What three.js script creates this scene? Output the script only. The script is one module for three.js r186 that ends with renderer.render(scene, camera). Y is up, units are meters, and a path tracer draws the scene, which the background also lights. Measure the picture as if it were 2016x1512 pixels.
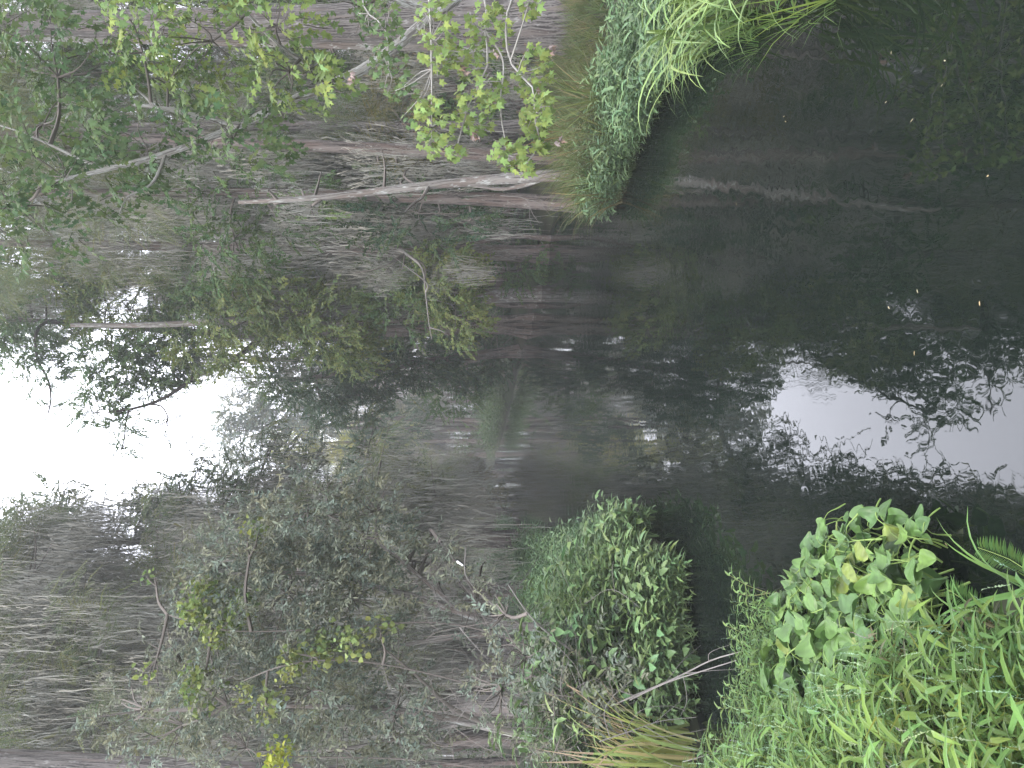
import * as THREE from 'three';
import { mergeGeometries } from 'three/addons/utils/BufferGeometryUtils.js';
import { MarchingCubes } from 'three/addons/objects/MarchingCubes.js';
import { createNoise3D } from 'simplex-noise';

// ---------------------------------------------------------------- camera, sky, sun, exposure
const scene = new THREE.Scene();
const V3 = THREE.Vector3, F = 1514, EYE = new V3(0, 2, 0), PITCH = Math.atan((1008 - 925) / F);
// the photograph was taken with the phone held upright and is stored lying on its side: the camera is rolled by 90 degrees
const camera = new THREE.PerspectiveCamera(2 * Math.atan(756 / F) * 180 / Math.PI, 4 / 3, 0.05, 900);
camera.position.copy(EYE);
camera.up.set(1, 0, 0);
camera.lookAt(0, 2 - Math.tan(PITCH) * 10, -10);
const renderer = new THREE.WebGLRenderer({ antialias: true });
renderer.setSize(1024, 768);
renderer.toneMapping = THREE.LinearToneMapping;
renderer.toneMappingExposure = 5.2;
renderer.shadowMap.enabled = true;

function rnd(seed) { let s = (seed * 2654435761 + 12345) >>> 0; return () => { s = (s + 0x6d2b79f5) >>> 0; let t = Math.imul(s ^ (s >>> 15), 1 | s); t = (t + Math.imul(t ^ (t >>> 7), 61 | t)) ^ t; return ((t ^ (t >>> 14)) >>> 0) / 4294967296; }; }
const noise3 = createNoise3D(rnd(77)), noiseB = createNoise3D(rnd(991));
const lerp = THREE.MathUtils.lerp, clamp = THREE.MathUtils.clamp, sstep = THREE.MathUtils.smoothstep;

{ // overcast sky: brighter overhead than at the horizon, soft unevenness of cloud
  const W = 256, H = 128, data = new Float32Array(W * H * 4);
  for (let j = 0; j < H; j++) for (let i = 0; i < W; i++) {
    const el = ((j + 0.5) / H - 0.5) * Math.PI, az = (i / W) * 2 * Math.PI, y = Math.sin(el), c = Math.cos(el);
    const n = noise3(c * Math.cos(az) * 1.6, y * 3, c * Math.sin(az) * 1.6) * 0.05 + noise3(c * Math.cos(az) * 5, y * 8, c * Math.sin(az) * 5) * 0.02;
    const L = y < 0 ? 0.12 : 1.02 * (0.74 + 0.32 * y + n), k = (j * W + i) * 4;
    data[k] = L * 0.965; data[k + 1] = L * 0.985; data[k + 2] = L * 1.12; data[k + 3] = 1;
  }
  const sky = new THREE.DataTexture(data, W, H, THREE.RGBAFormat, THREE.FloatType);
  sky.mapping = THREE.EquirectangularReflectionMapping; sky.magFilter = THREE.LinearFilter; sky.needsUpdate = true;
  scene.background = sky; scene.environment = sky;
}
const sun = new THREE.DirectionalLight(0xfff4e6, 0.55); // the sun behind cloud: a broad, weak source
sun.position.set(-25, 60, 22); sun.castShadow = true; sun.shadow.radius = 45;
Object.assign(sun.shadow.camera, { left: -45, right: 45, top: 60, bottom: -60, near: 1, far: 220 });
scene.add(sun, sun.target);
scene.fog = new THREE.FogExp2(0xe4e9e6, 0.0019);

// ---------------------------------------------------------------- helpers
const fwd = new V3(0, -Math.sin(PITCH), -Math.cos(PITCH)), down = new V3(0, -Math.cos(PITCH), Math.sin(PITCH));
function ray(px, py) { return fwd.clone().addScaledVector(down, (px - 1008) / F).add(new V3(-(py - 756) / F, 0, 0)); }
function at(px, py, d) { const r = ray(px, py); return EYE.clone().addScaledVector(r, -d / r.z); } // the point that far ahead
function atY(px, py, y) { const r = ray(px, py); return EYE.clone().addScaledVector(r, (y - 2) / r.y); }

const used = new Map();
function numbered(n) { const k = used.get(n) ?? 0; used.set(n, k + 1); return k ? n + '_' + String(k).padStart(3, '0') : n; }
function tag(o, label, category, group, kind) { if (label) o.userData.label = label; if (category) o.userData.category = category; if (group) o.userData.group = group; if (kind) o.userData.kind = kind; return o; }
function thing(name, label, category, pos, group) { const g = new THREE.Group(); g.name = numbered(name); g.position.copy(pos); scene.add(g); return tag(g, label, category, group); }
function shade(o) { o.castShadow = o.receiveShadow = true; return o; }
// geometry is given in world places; a part is moved into its thing's axes
function part(name, geo, mat, parent, kind) { const m = shade(new THREE.Mesh(geo, mat)); m.name = name; if (kind) m.userData.kind = kind; m.position.copy(parent.position).multiplyScalar(-1); parent.add(m); return m; }

class Soup { // loose triangles with a colour each
  constructor() { this.p = []; this.c = []; }
  tri(a, b, c, col) { this.p.push(a.x, a.y, a.z, b.x, b.y, b.z, c.x, c.y, c.z); for (let i = 0; i < 3; i++) this.c.push(col[0], col[1], col[2]); }
  get tris() { return this.p.length / 9; }
  build() { const g = new THREE.BufferGeometry(); g.setAttribute('position', new THREE.Float32BufferAttribute(this.p, 3)); g.setAttribute('color', new THREE.Float32BufferAttribute(this.c, 3)); g.computeVertexNormals(); return g; }
}
const add = (a, b, s = 1) => a.clone().addScaledVector(b, s);
const rv = (r) => new V3(r() * 2 - 1, r() * 2 - 1, r() * 2 - 1);
function leaf2(g, o, dir, nrm, L, W, col, fold = 0.25, droop = 0.15) {
  const s = new V3().crossVectors(dir, nrm).normalize(), m = add(o, dir, L * 0.45), tip = add(add(o, dir, L), nrm, -L * droop);
  const l = add(add(m, s, W / 2), nrm, fold * W), r = add(add(m, s, -W / 2), nrm, fold * W);
  g.tri(o, l, tip, col); g.tri(o, tip, r, col);
}
function leaf4(g, o, dir, nrm, L, W, col, fold = 0.2, droop = 0.25) {
  const s = new V3().crossVectors(dir, nrm).normalize();
  const P = (u, w) => add(add(add(o, dir, L * u), s, w * W), nrm, Math.abs(w) * fold * W - droop * L * u * u);
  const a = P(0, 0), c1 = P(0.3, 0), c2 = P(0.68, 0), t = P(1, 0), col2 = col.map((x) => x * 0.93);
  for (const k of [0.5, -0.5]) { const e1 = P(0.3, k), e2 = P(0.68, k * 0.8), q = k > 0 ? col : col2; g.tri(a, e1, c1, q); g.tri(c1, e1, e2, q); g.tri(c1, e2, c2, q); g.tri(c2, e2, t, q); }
}
const MAPLE = [[0, 0], [-0.04, 0.16], [0.14, 0.4], [0.26, 0.24], [0.62, 0.46], [0.58, 0.17], [1, 0]];
function mapleLeaf(g, o, dir, nrm, L, col, fold = 0.15, droop = 0.2) {
  const s = new V3().crossVectors(dir, nrm).normalize();
  const P = ([u, w], k) => add(add(add(o, dir, L * u), s, w * k * L), nrm, Math.abs(w) * fold * L - droop * L * u * u);
  const c = P([0.34, 0], 1);
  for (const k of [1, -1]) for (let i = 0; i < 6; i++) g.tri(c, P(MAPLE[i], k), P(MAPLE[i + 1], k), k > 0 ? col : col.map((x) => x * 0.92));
}
function tube(pts, rad, sides = 6, segs = 12, warp = null) { // rad(t, angle) in metres; uv in metres
  const cv = new THREE.CatmullRomCurve3(pts, false, 'centripetal'), len = cv.getLength(), pos = [], uv = [], idx = [];
  let ref = new V3(1, 0, 0.2);
  const r0 = Math.max(rad(0, 0), 0.004);
  for (let i = 0; i <= segs; i++) {
    const t = i / segs, p = cv.getPointAt(t), T = cv.getTangentAt(t);
    ref = ref.clone().addScaledVector(T, -ref.dot(T)); if (ref.lengthSq() < 1e-4) ref = new V3(0.2, 0.1, 1).addScaledVector(T, -T.z); ref.normalize();
    const B = new V3().crossVectors(T, ref);
    for (let j = 0; j <= sides; j++) {
      const a = (j / sides) * 2 * Math.PI, r = rad(t, j === sides ? 0 : a) * (warp ? warp(t * len, j === sides ? 0 : a) : 1);
      const q = p.clone().addScaledVector(ref, Math.cos(a) * r).addScaledVector(B, Math.sin(a) * r);
      pos.push(q.x, q.y, q.z); uv.push((j / sides) * Math.max(1, Math.round(2 * Math.PI * r0 / 0.5)), t * len / 1.6);
      if (i < segs && j < sides) { const k = i * (sides + 1) + j; idx.push(k, k + 1, k + sides + 1, k + 1, k + sides + 2, k + sides + 1); }
    }
  }
  const g = new THREE.BufferGeometry();
  g.setAttribute('position', new THREE.Float32BufferAttribute(pos, 3)); g.setAttribute('uv', new THREE.Float32BufferAttribute(uv, 2)); g.setIndex(idx); g.computeVertexNormals();
  return g;
}
const taper = (a, b, pw = 1) => (t) => lerp(a, b, Math.pow(t, pw));
const mjit = (r, c, k) => { const m = 1 + (r() * 2 - 1) * k, y = (r() - 0.5) * 0.06; return [c[0] * m * (1 + y), c[1] * m, c[2] * m * (1 - y)]; };
const jit = (r, c, k = 0.25) => { const m = 1 + (r() * 2 - 1) * k, y = (r() - 0.5) * 0.25; return [c[0] * m * (1 + y), c[1] * m, c[2] * m * (1 - y)]; };

// ---------------------------------------------------------------- materials
function tileNoise(seed) { const r = rnd(seed), N = 64, a = Float32Array.from({ length: N * N }, r); return (x, y, per) => { const ix = Math.floor(x), iy = Math.floor(y), fx = x - ix, fy = y - iy, s = fx * fx * (3 - 2 * fx), t = fy * fy * (3 - 2 * fy), g = (i, j) => a[(((j % per[1]) + per[1]) % per[1] % N) * N + (((i % per[0]) + per[0]) % per[0] % N)]; return lerp(lerp(g(ix, iy), g(ix + 1, iy), s), lerp(g(ix, iy + 1), g(ix + 1, iy + 1), s), t); }; }
function barkTextures(seed, c1, c2, c3, lichen, lichenAt) {
  const W = 256, H = 512, col = new Uint8Array(W * H * 4), hgt = new Uint8Array(W * H * 4), n = tileNoise(seed), toS = (x) => Math.round(255 * Math.pow(clamp(x, 0, 1), 1 / 2.2));
  for (let j = 0; j < H; j++) for (let i = 0; i < W; i++) {
    const u = i / W, v = j / H, w = n(u * 4, v * 6, [4, 6]) * 0.08;
    const fib = n((u + w) * 30, v * 5, [30, 5]) * 0.5 + n((u + w) * 56, v * 14, [56, 14]) * 0.3 + n(u * 60, v * 60, [60, 60]) * 0.2;
    const big = n(u * 5, v * 4, [5, 4]), li = n(u * 9, v * 16, [9, 16]) * 0.6 + n(u * 40, v * 50, [40, 50]) * 0.4, k = (j * W + i) * 4;
    const deep = sstep(fib, 0.3, 0.55);
    for (let c = 0; c < 3; c++) {
      let x = lerp(c2[c], c1[c], deep) * (0.75 + 0.5 * fib); x = lerp(x, c3[c] * (0.7 + 0.6 * fib), sstep(big, 0.55, 0.8) * 0.8);
      x = lerp(x, lichen[c] * (0.8 + 0.4 * fib), sstep(li, lichenAt - 0.04, lichenAt + 0.2) * 0.8); col[k + c] = toS(x);
    }
    hgt[k] = hgt[k + 1] = hgt[k + 2] = Math.round(255 * clamp(fib * 0.8 + deep * 0.2, 0, 1)); col[k + 3] = hgt[k + 3] = 255;
  }
  const mk = (d, s) => { const t = new THREE.DataTexture(d, W, H); t.wrapS = t.wrapT = THREE.RepeatWrapping; t.magFilter = THREE.LinearFilter; if (s) t.colorSpace = THREE.SRGBColorSpace; t.needsUpdate = true; return t; };
  return { map: mk(col, true), bumpMap: mk(hgt, false) };
}
const std = (o) => new THREE.MeshPhysicalMaterial({ roughness: 0.9, metalness: 0, specularIntensity: 0.3, ...o });
const M = {
  cypressBark: std({ ...barkTextures(1, [0.135, 0.115, 0.102], [0.042, 0.035, 0.031], [0.13, 0.096, 0.08], [0.25, 0.25, 0.22], 0.72), bumpScale: 0.02 }),
  redBark: std({ ...barkTextures(2, [0.14, 0.128, 0.116], [0.046, 0.041, 0.037], [0.136, 0.114, 0.1], [0.28, 0.27, 0.25], 0.74), bumpScale: 0.015 }),
  greyBark: std({ ...barkTextures(3, [0.2, 0.185, 0.165], [0.085, 0.075, 0.065], [0.16, 0.13, 0.11], [0.38, 0.39, 0.36], 0.62), bumpScale: 0.008 }),
  paleBark: std({ ...barkTextures(4, [0.29, 0.28, 0.25], [0.15, 0.135, 0.12], [0.24, 0.22, 0.19], [0.42, 0.43, 0.4], 0.6), bumpScale: 0.004 }),
  twig: std({ color: new THREE.Color().setRGB(0.13, 0.115, 0.1) }),
  deadTwig: std({ ...barkTextures(5, [0.19, 0.178, 0.16], [0.11, 0.1, 0.09], [0.16, 0.145, 0.13], [0.23, 0.23, 0.22], 0.7), bumpScale: 0.002 }),
  darkTwig: std({ color: new THREE.Color().setRGB(0.06, 0.05, 0.043) }),
};
const leafMat = (o = {}) => new THREE.MeshPhysicalMaterial({ vertexColors: true, roughness: 0.95, transmission: 0.42, thickness: 0, specularIntensity: 0.35, side: THREE.DoubleSide, ...o });
M.leaf = leafMat();
M.gloss = leafMat({ clearcoat: 0.85, clearcoatRoughness: 0.36, transmission: 0.28 });
M.wax = leafMat({ clearcoat: 0.75, clearcoatRoughness: 0.3, transmission: 0.2 });
M.moss = std({ vertexColors: true, roughness: 1, side: THREE.DoubleSide });
M.dry = std({ vertexColors: true, roughness: 1, side: THREE.DoubleSide });

// ---------------------------------------------------------------- the ground and the water
const LEFT = [[-60, -0.5], [2, -0.5], [2.6, -0.55], [3.2, -0.95], [4.2, -1.7], [5.2, -2.6], [5.6, -3.9], [6.0, -3.8], [6.3, -3.0], [6.9, -2.6], [7.3, -1.75], [8, -1.5], [9, -1.65], [14, -2.9], [25, -5.2], [35, -6.1], [45, -9], [60, -12], [72, -13], [74, -9.6]];
const RIGHT = [[-60, 1.9], [2, 2.6], [3.4, 2.4], [4, 2.2], [5, 2.35], [6, 2.8], [7, 3.1], [7.5, 3.05], [9.5, 2.7], [10.4, 2.5], [11.1, 2.8], [13, 3.6], [16, 4], [18, 3.9], [21, 3.2], [24, 2.4], [30, 1.1], [38, -0.9], [44, -2.4], [50, -3.9], [60, -5.5], [72, -7], [74, -9.4]];
function onTable(T, d) { for (let i = 1; i < T.length; i++) if (d <= T[i][0]) { const [a, b] = [T[i - 1], T[i]]; return lerp(a[1], b[1], (d - a[0]) / (b[0] - a[0])); } return T[T.length - 1][1]; }
const shoreL = (d) => onTable(LEFT, d), shoreR = (d) => onTable(RIGHT, d);
function groundY(x, z) {
  const d = -z; let s;
  if (d > 74) s = d - 74; else if (d < 1.2 && x > shoreL(d) && x < shoreR(d)) s = Math.min(1.2 - d, 1.2 + 3); else s = Math.max(shoreL(d) - x, x - shoreR(d));
  const n = noise3(x * 0.35, 0, z * 0.35) * 0.12 + noise3(x * 1.3, 5, z * 1.3) * 0.05;
  if (s < 0) return Math.max(-0.7, s * 0.8 - 0.06);
  return -0.06 + 0.42 * (1 - Math.exp(-s / 0.9)) + 0.5 * (1 - Math.exp(-s / 14)) + n * Math.min(1, s);
}
{
  const xs = [], zs = [];
  for (let x = -160; x <= 160; x += Math.abs(x) < 14 ? 0.4 : Math.abs(x) < 40 ? 2 : 10) xs.push(x);
  for (let z = 60; z >= -260; z -= z > 4 ? 4 : z > -14 ? 0.35 : z > -80 ? 1 : 8) zs.push(z);
  const pos = [], col = [], idx = [], r = rnd(5);
  for (const z of zs) for (const x of xs) {
    const y = groundY(x, z), n = noise3(x * 0.9, 9, z * 0.9) * 0.5 + 0.5, g = noise3(x * 0.4, 19, z * 0.4) * 0.5 + 0.5;
    pos.push(x, y, z); const k = 0.7 + 0.6 * r();
    col.push(lerp(0.025, 0.035, n) * k, lerp(0.024, 0.045, g) * k, lerp(0.018, 0.02, n) * k);
  }
  for (let j = 0; j < zs.length - 1; j++) for (let i = 0; i < xs.length - 1; i++) { const k = j * xs.length + i; idx.push(k, k + 1, k + xs.length, k + 1, k + xs.length + 1, k + xs.length); }
  const g = new THREE.BufferGeometry(); g.setAttribute('position', new THREE.Float32BufferAttribute(pos, 3)); g.setAttribute('color', new THREE.Float32BufferAttribute(col, 3)); g.setIndex(idx); g.computeVertexNormals();
  const m = shade(new THREE.Mesh(g, std({ vertexColors: true, roughness: 1 }))); m.name = 'ground'; scene.add(m); tag(m, 'dark muddy swamp ground under the plants of both banks', 'ground', null, 'structure');
}
{ // black water: smooth, with small ripples
  const N = 1024, TILE = 6, h = new Float32Array(N * N * 4), r = rnd(31), waves = [];
  for (let i = 0; i < 46; i++) { const lam = 0.05 * Math.pow(12, Math.pow(r(), 1.1)), a = r() * Math.PI * 2, kx = Math.round(TILE / lam * Math.cos(a)), ky = Math.round(TILE / lam * Math.sin(a)); if (kx || ky) waves.push([kx, ky, r() * 6.28, Math.pow(1 / Math.hypot(kx, ky), 1.0)]); }
  const patch = tileNoise(8);
  let lo = 9, hi = -9; const buf = new Float32Array(N * N);
  const ct = new Float64Array(N * 4); for (let i = 0; i < N * 4; i++) ct[i] = Math.cos(i / (N * 4) * 2 * Math.PI);
  for (let j = 0; j < N; j++) for (let i = 0; i < N; i++) {
    let s = 0; for (const [kx, ky, ph, a] of waves) s += a * ct[(((kx * i + ky * j) * 4 + Math.round(ph * 651)) % (4 * N) + 4 * N) % (4 * N)];
    const p = patch(i / N * 4, j / N * 4, [4, 4]); s *= 0.25 + 1.1 * sstep(p, 0.3, 0.75); buf[j * N + i] = s; lo = Math.min(lo, s); hi = Math.max(hi, s);
  }
  for (let k = 0; k < N * N; k++) { const x = (buf[k] - lo) / (hi - lo); h[k * 4] = h[k * 4 + 1] = h[k * 4 + 2] = x; h[k * 4 + 3] = 1; }
  const t = new THREE.DataTexture(h, N, N, THREE.RGBAFormat, THREE.FloatType); t.wrapS = t.wrapT = THREE.RepeatWrapping; t.magFilter = THREE.LinearFilter; t.needsUpdate = true;
  const g = new THREE.PlaneGeometry(60, 90, 1, 1); g.rotateX(-Math.PI / 2); g.translate(-6, 0, -40);
  const uv = g.attributes.uv, p = g.attributes.position; for (let i = 0; i < 4; i++) uv.setXY(i, p.getX(i) / TILE, p.getZ(i) / TILE);
  const m = shade(new THREE.Mesh(g, new THREE.MeshPhysicalMaterial({ color: new THREE.Color().setRGB(0.004, 0.0062, 0.005), roughness: 0.012, ior: 1.6, bumpMap: t, bumpScale: 0.0022 })));
  m.name = 'water'; scene.add(m); tag(m, 'still black water of the channel with faint ripples', 'water', null, 'structure');
}

// ---------------------------------------------------------------- sprigs that the foliage is made of
function sprig(seed, n, L, leafFn, stemCol, spreadA = 0.9) { // stem along +z, leaves facing +y
  const g = new Soup(), r = rnd(seed);
  for (let i = 0; i < n; i++) {
    const t = (i + 0.5) / n, o = new V3((r() - 0.5) * 0.02, -0.12 * L * t * t, L * t), side = (i % 2 ? 1 : -1);
    const dir = new V3(side * spreadA * (0.6 + r() * 0.7), (r() - 0.5) * 0.9, 0.55 + r() * 0.5).normalize();
    if (i === n - 1) dir.set(0, -0.2, 1).normalize();
    const nrm = new V3((r() - 0.5) * 0.9, 1, (r() - 0.5) * 0.9); nrm.addScaledVector(dir, -nrm.dot(dir)).normalize();
    leafFn(g, o, dir, nrm, r);
  }
  const a = new V3(0.004, 0, 0), b = new V3(-0.004, 0, 0), c = new V3(0, -0.12 * L, L); g.tri(a, b, c, stemCol); g.tri(new V3(0, 0.004, 0), new V3(0, -0.004, 0), c, stemCol);
  return g.build();
}
const BROWN = [0.12, 0.1, 0.08];
const S = {};
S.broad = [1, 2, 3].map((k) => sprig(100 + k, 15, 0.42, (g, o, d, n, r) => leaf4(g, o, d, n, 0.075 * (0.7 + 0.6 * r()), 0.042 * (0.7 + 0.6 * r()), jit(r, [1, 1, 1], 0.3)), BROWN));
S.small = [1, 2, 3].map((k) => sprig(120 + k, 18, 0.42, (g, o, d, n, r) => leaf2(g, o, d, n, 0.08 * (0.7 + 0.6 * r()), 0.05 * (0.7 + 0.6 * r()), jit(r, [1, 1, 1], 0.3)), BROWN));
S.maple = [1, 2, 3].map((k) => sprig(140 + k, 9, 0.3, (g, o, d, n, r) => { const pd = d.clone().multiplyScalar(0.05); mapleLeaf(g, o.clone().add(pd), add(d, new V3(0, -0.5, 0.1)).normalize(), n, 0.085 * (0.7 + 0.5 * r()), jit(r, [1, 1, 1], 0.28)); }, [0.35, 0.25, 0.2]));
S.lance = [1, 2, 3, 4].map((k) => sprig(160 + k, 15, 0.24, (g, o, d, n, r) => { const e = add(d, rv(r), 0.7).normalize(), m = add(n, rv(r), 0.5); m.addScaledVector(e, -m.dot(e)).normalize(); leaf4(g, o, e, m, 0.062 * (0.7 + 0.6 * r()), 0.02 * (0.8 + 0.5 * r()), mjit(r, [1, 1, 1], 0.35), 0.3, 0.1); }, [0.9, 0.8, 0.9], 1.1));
S.feather = [1, 2, 3].map((k) => { // bald cypress: flat rows of soft needles
  const g = new Soup(), r = rnd(180 + k);
  for (let b = 0; b < 5; b++) {
    const o0 = new V3(0, 0, b * 0.07), ax = new V3((b % 2 ? 1 : -1) * (b === 4 ? 0 : 0.75), -0.25 - r() * 0.2, 0.8).normalize(), L = 0.24 + r() * 0.12, c = jit(r, [1, 1, 1], 0.25);
    for (let i = 0; i < 8; i++) for (const s of [1, -1]) { const t = i / 8, o = add(o0, ax, L * t); const d = add(ax.clone().multiplyScalar(0.7), new V3(s * ax.z, 0, -s * ax.x)).normalize(); const e = add(add(o, d, 0.062 * (1 - 0.5 * t)), new V3(0, -0.012, 0)); const w = new V3(0, 0.2, 1).multiplyScalar(0.0065); g.tri(add(o, w), add(o, w, -1), e, c); }
  }
  return g.build();
});
S.moss = [1, 2, 3, 4].map((k) => { // Spanish moss: long hanging tangles
  const g = new Soup(), r = rnd(200 + k);
  for (let i = 0; i < 46; i++) {
    let p = new V3((r() - 0.5) * 0.7, (r() - 0.5) * 0.7, (r() - 0.5) * 0.7); const L = 0.18 + Math.pow(r(), 1.8) * 0.6, n = 5, ang = r() * 6.28, w0 = 0.003 + r() * 0.0055, c = mjit(r, [1, 1, 1], 0.16);
    for (let j = 0; j < n; j++) {
      const q = p.clone().add(new V3((r() - 0.5) * 0.05 - p.x * 0.03, -L / n, (r() - 0.5) * 0.05 - p.z * 0.03)), wa = w0 * (1 - j / n * 0.6), wb = j === n - 1 ? 0.0015 : w0 * (1 - (j + 1) / n * 0.6), s = new V3(Math.cos(ang + j * 0.7), 0, Math.sin(ang + j * 0.7)), s2 = new V3(Math.cos(ang + j * 0.7 + 0.7), 0, Math.sin(ang + j * 0.7 + 0.7));
      g.tri(add(p, s, wa), add(p, s, -wa), add(q, s2, wb), c); g.tri(add(p, s, -wa), add(q, s2, -wb), add(q, s2, wb), c);
      for (let e = 0; e < 3; e++) { const h = rv(r).multiplyScalar(0.06), m = p.clone().lerp(q, r()); h.y = -Math.abs(h.y) * 0.8; g.tri(m, add(m, s, 0.004), m.clone().add(h), c); }
      p = q;
    }
  }
  return g.build();
});
S.herb = [1, 2, 3].map((k) => { // waterside herb: upright stem, arching pointed leaves; y up, about 0.5 m
  const g = new Soup(), r = rnd(220 + k);
  for (let i = 0; i < 13; i++) {
    const t = 0.15 + 0.85 * i / 13, a = i * 2.4 + r(), o = new V3(Math.cos(a) * 0.02 + t * 0.05, 0.46 * t, Math.sin(a) * 0.02), d = new V3(Math.cos(a), 0.55 + 0.5 * t - r() * 0.5, Math.sin(a)).normalize();
    const n = new V3(-d.x * d.y, 1 - d.y * d.y, -d.z * d.y).normalize(); leaf4(g, o, d, n, 0.12 * (0.7 + 0.6 * r()), 0.026 * (0.8 + 0.7 * r()), jit(r, [1, 1, 1], 0.3), 0.3, 0.5);
  }
  g.tri(new V3(0.004, 0, 0), new V3(-0.004, 0, 0), new V3(0.05, 0.46, 0), [0.8, 0.7, 0.6]); g.tri(new V3(0, 0, 0.004), new V3(0, 0, -0.004), new V3(0.05, 0.46, 0), [0.8, 0.7, 0.6]);
  return g.build();
});
S.spade = [1, 2, 3].map((k) => { // broad-leaved emergent plant
  const g = new Soup(), r = rnd(240 + k);
  for (let i = 0; i < 8; i++) {
    const a = i * 2.4 + r(), h = 0.2 + 0.32 * r(), o = new V3(Math.cos(a) * 0.1 * r(), h, Math.sin(a) * 0.1 * r()), d = new V3(Math.cos(a), 0.35 - r() * 0.6, Math.sin(a)).normalize(), n = new V3(-d.x * d.y, 1 - d.y * d.y, -d.z * d.y).normalize();
    const c = jit(r, [1, 1, 1], 0.3); leaf4(g, o, d, n, 0.13 * (0.7 + 0.5 * r()), 0.07 * (0.8 + 0.5 * r()), c, 0.35, 0.25);
    g.tri(new V3(0.004, 0, 0), new V3(-0.004, 0, 0), o, c); 
  }
  return g.build();
});
S.vine = [1, 2, 3].map((k) => { // a bunch of heart-shaped leaves
  const g = new Soup(), r = rnd(250 + k);
  for (let i = 0; i < 12; i++) { const o = rv(r).multiplyScalar(0.1), d = rv(r).add(new V3(0, -0.5, 0.2)).normalize(), n = new V3((r() - 0.5), 1, (r() - 0.5) + 0.4); n.addScaledVector(d, -n.dot(d)).normalize(); leaf4(g, o, d, n, 0.055 * (0.7 + 0.6 * r()), 0.05 * (0.7 + 0.6 * r()), jit(r, [1, 1, 1], 0.25), 0.2, 0.3); }
  return g.build();
});
S.grass = [1, 2, 3].map((k) => { // a tuft of thin arching grass
  const g = new Soup(), r = rnd(260 + k);
  for (let i = 0; i < 16; i++) blade(g, new V3((r() - 0.5) * 0.08, 0, (r() - 0.5) * 0.08), r() * 6.28, 0.45 + 0.35 * r(), 0.35 + r() * 0.7, 0.004 + r() * 0.003, jit(r, [1, 1, 1], 0.35), 4, r);
  return g.build();
});
function blade(g, o, az, L, arch, w, col, n, r, tip) { // a ribbon that rises and arches over; tip = colour of its end
  const out = new V3(Math.cos(az), 0, Math.sin(az)), side = new V3(-Math.sin(az), 0, Math.cos(az)), tw = (r() - 0.5) * 1.2; let p = o.clone(), el = 1.45 - arch * 0.35, prev = null;
  for (let i = 0; i <= n; i++) {
    const t = i / n, ww = w * (t < 0.15 ? 0.6 + t * 2.6 : Math.pow(1 - (t - 0.15) / 0.85, 0.75)) + 0.0004, s = side.clone().applyAxisAngle(out, tw * t), c = tip && t > 0.8 ? tip : col;
    const T = out.clone().multiplyScalar(Math.cos(el)); T.y = Math.sin(el);
    const nn = new V3().crossVectors(s, T), a = add(add(p, s, ww), nn, ww * 0.35), b = add(add(p, s, -ww), nn, ww * 0.35), m = p.clone();
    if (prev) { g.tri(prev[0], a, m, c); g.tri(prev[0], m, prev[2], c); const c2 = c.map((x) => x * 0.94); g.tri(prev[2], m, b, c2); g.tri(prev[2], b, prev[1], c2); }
    prev = [a, b, m]; p = add(p, T, L / n); el -= arch * 1.9 / n * (0.5 + t);
  }
}

// instances of sprigs: list of [place, direction or null, scale, colour]
function scatter(name, protos, mat, list, parent, r, hang = false) {
  const per = protos.map(() => []); list.forEach((q) => per[Math.floor(r() * protos.length)].push(q));
  const made = [], X = new V3(), Y = new V3(), Z = new V3(), m = new THREE.Matrix4(), col = new THREE.Color();
  protos.forEach((geo, k) => {
    if (!per[k].length) return;
    const im = shade(new THREE.InstancedMesh(geo, mat, per[k].length)); im.name = name; im.userData.kind = 'stuff';
    per[k].forEach(([p, d, s, c], i) => {
      if (d) { Z.copy(d).normalize(); Y.set((r() - 0.5) * 0.9 + 0.4 * Math.sign((shoreL(-p.z) + shoreR(-p.z)) / 2 - p.x), 1, (r() - 0.5) * 0.9 + 0.45); X.crossVectors(Y, Z).normalize(); Y.crossVectors(Z, X); }
      else { const a = r() * 6.28, lx = (r() - 0.5) * 0.5, lz = (r() - 0.5) * 0.5; Y.set(hang ? lx * 0.15 : lx, 1, hang ? lz * 0.15 : lz).normalize(); X.set(Math.cos(a), 0, Math.sin(a)); X.addScaledVector(Y, -X.dot(Y)).normalize(); Z.crossVectors(X, Y); }
      const sy = hang ? s * (0.6 + r() * 0.7) : s;
      m.makeBasis(X.clone().multiplyScalar(s), Y.clone().multiplyScalar(sy), Z.clone().multiplyScalar(s)).setPosition(p.x - parent.position.x, p.y - parent.position.y, p.z - parent.position.z);
      im.setMatrixAt(i, m); im.setColorAt(i, col.setRGB(c[0], c[1], c[2]));
    });
    parent.add(im); made.push(im);
  });
  return made;
}
// [photo x, photo y, distance ahead, half-height and half-width in photo pixels, half-depth in metres] -> centre and radii
const blob = ([x, y, d, rx, ry, rd]) => ({ c: at(x, y, d), r: new V3(ry * d / F, rx * d / F, rd) });
function inBlob(b, r, shell = 0.5) { let v; do v = rv(r); while (v.lengthSq() > 1); const l = v.length() || 1; v.multiplyScalar(Math.pow(l, shell) / l); return new V3(b.c.x + v.x * b.r.x, b.c.y + v.y * b.r.y, b.c.z + v.z * b.r.z); }
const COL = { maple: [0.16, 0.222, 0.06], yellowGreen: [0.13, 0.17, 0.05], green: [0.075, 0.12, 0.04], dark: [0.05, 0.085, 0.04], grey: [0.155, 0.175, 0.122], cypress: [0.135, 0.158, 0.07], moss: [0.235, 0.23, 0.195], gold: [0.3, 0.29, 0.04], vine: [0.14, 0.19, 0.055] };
const AREA = { broad: 0.0105, small: 0.0115, maple: 0.011, lance: 0.0062, feather: 0.011, moss: 0.045, herb: 0.013, vine: 0.009 };

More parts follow.
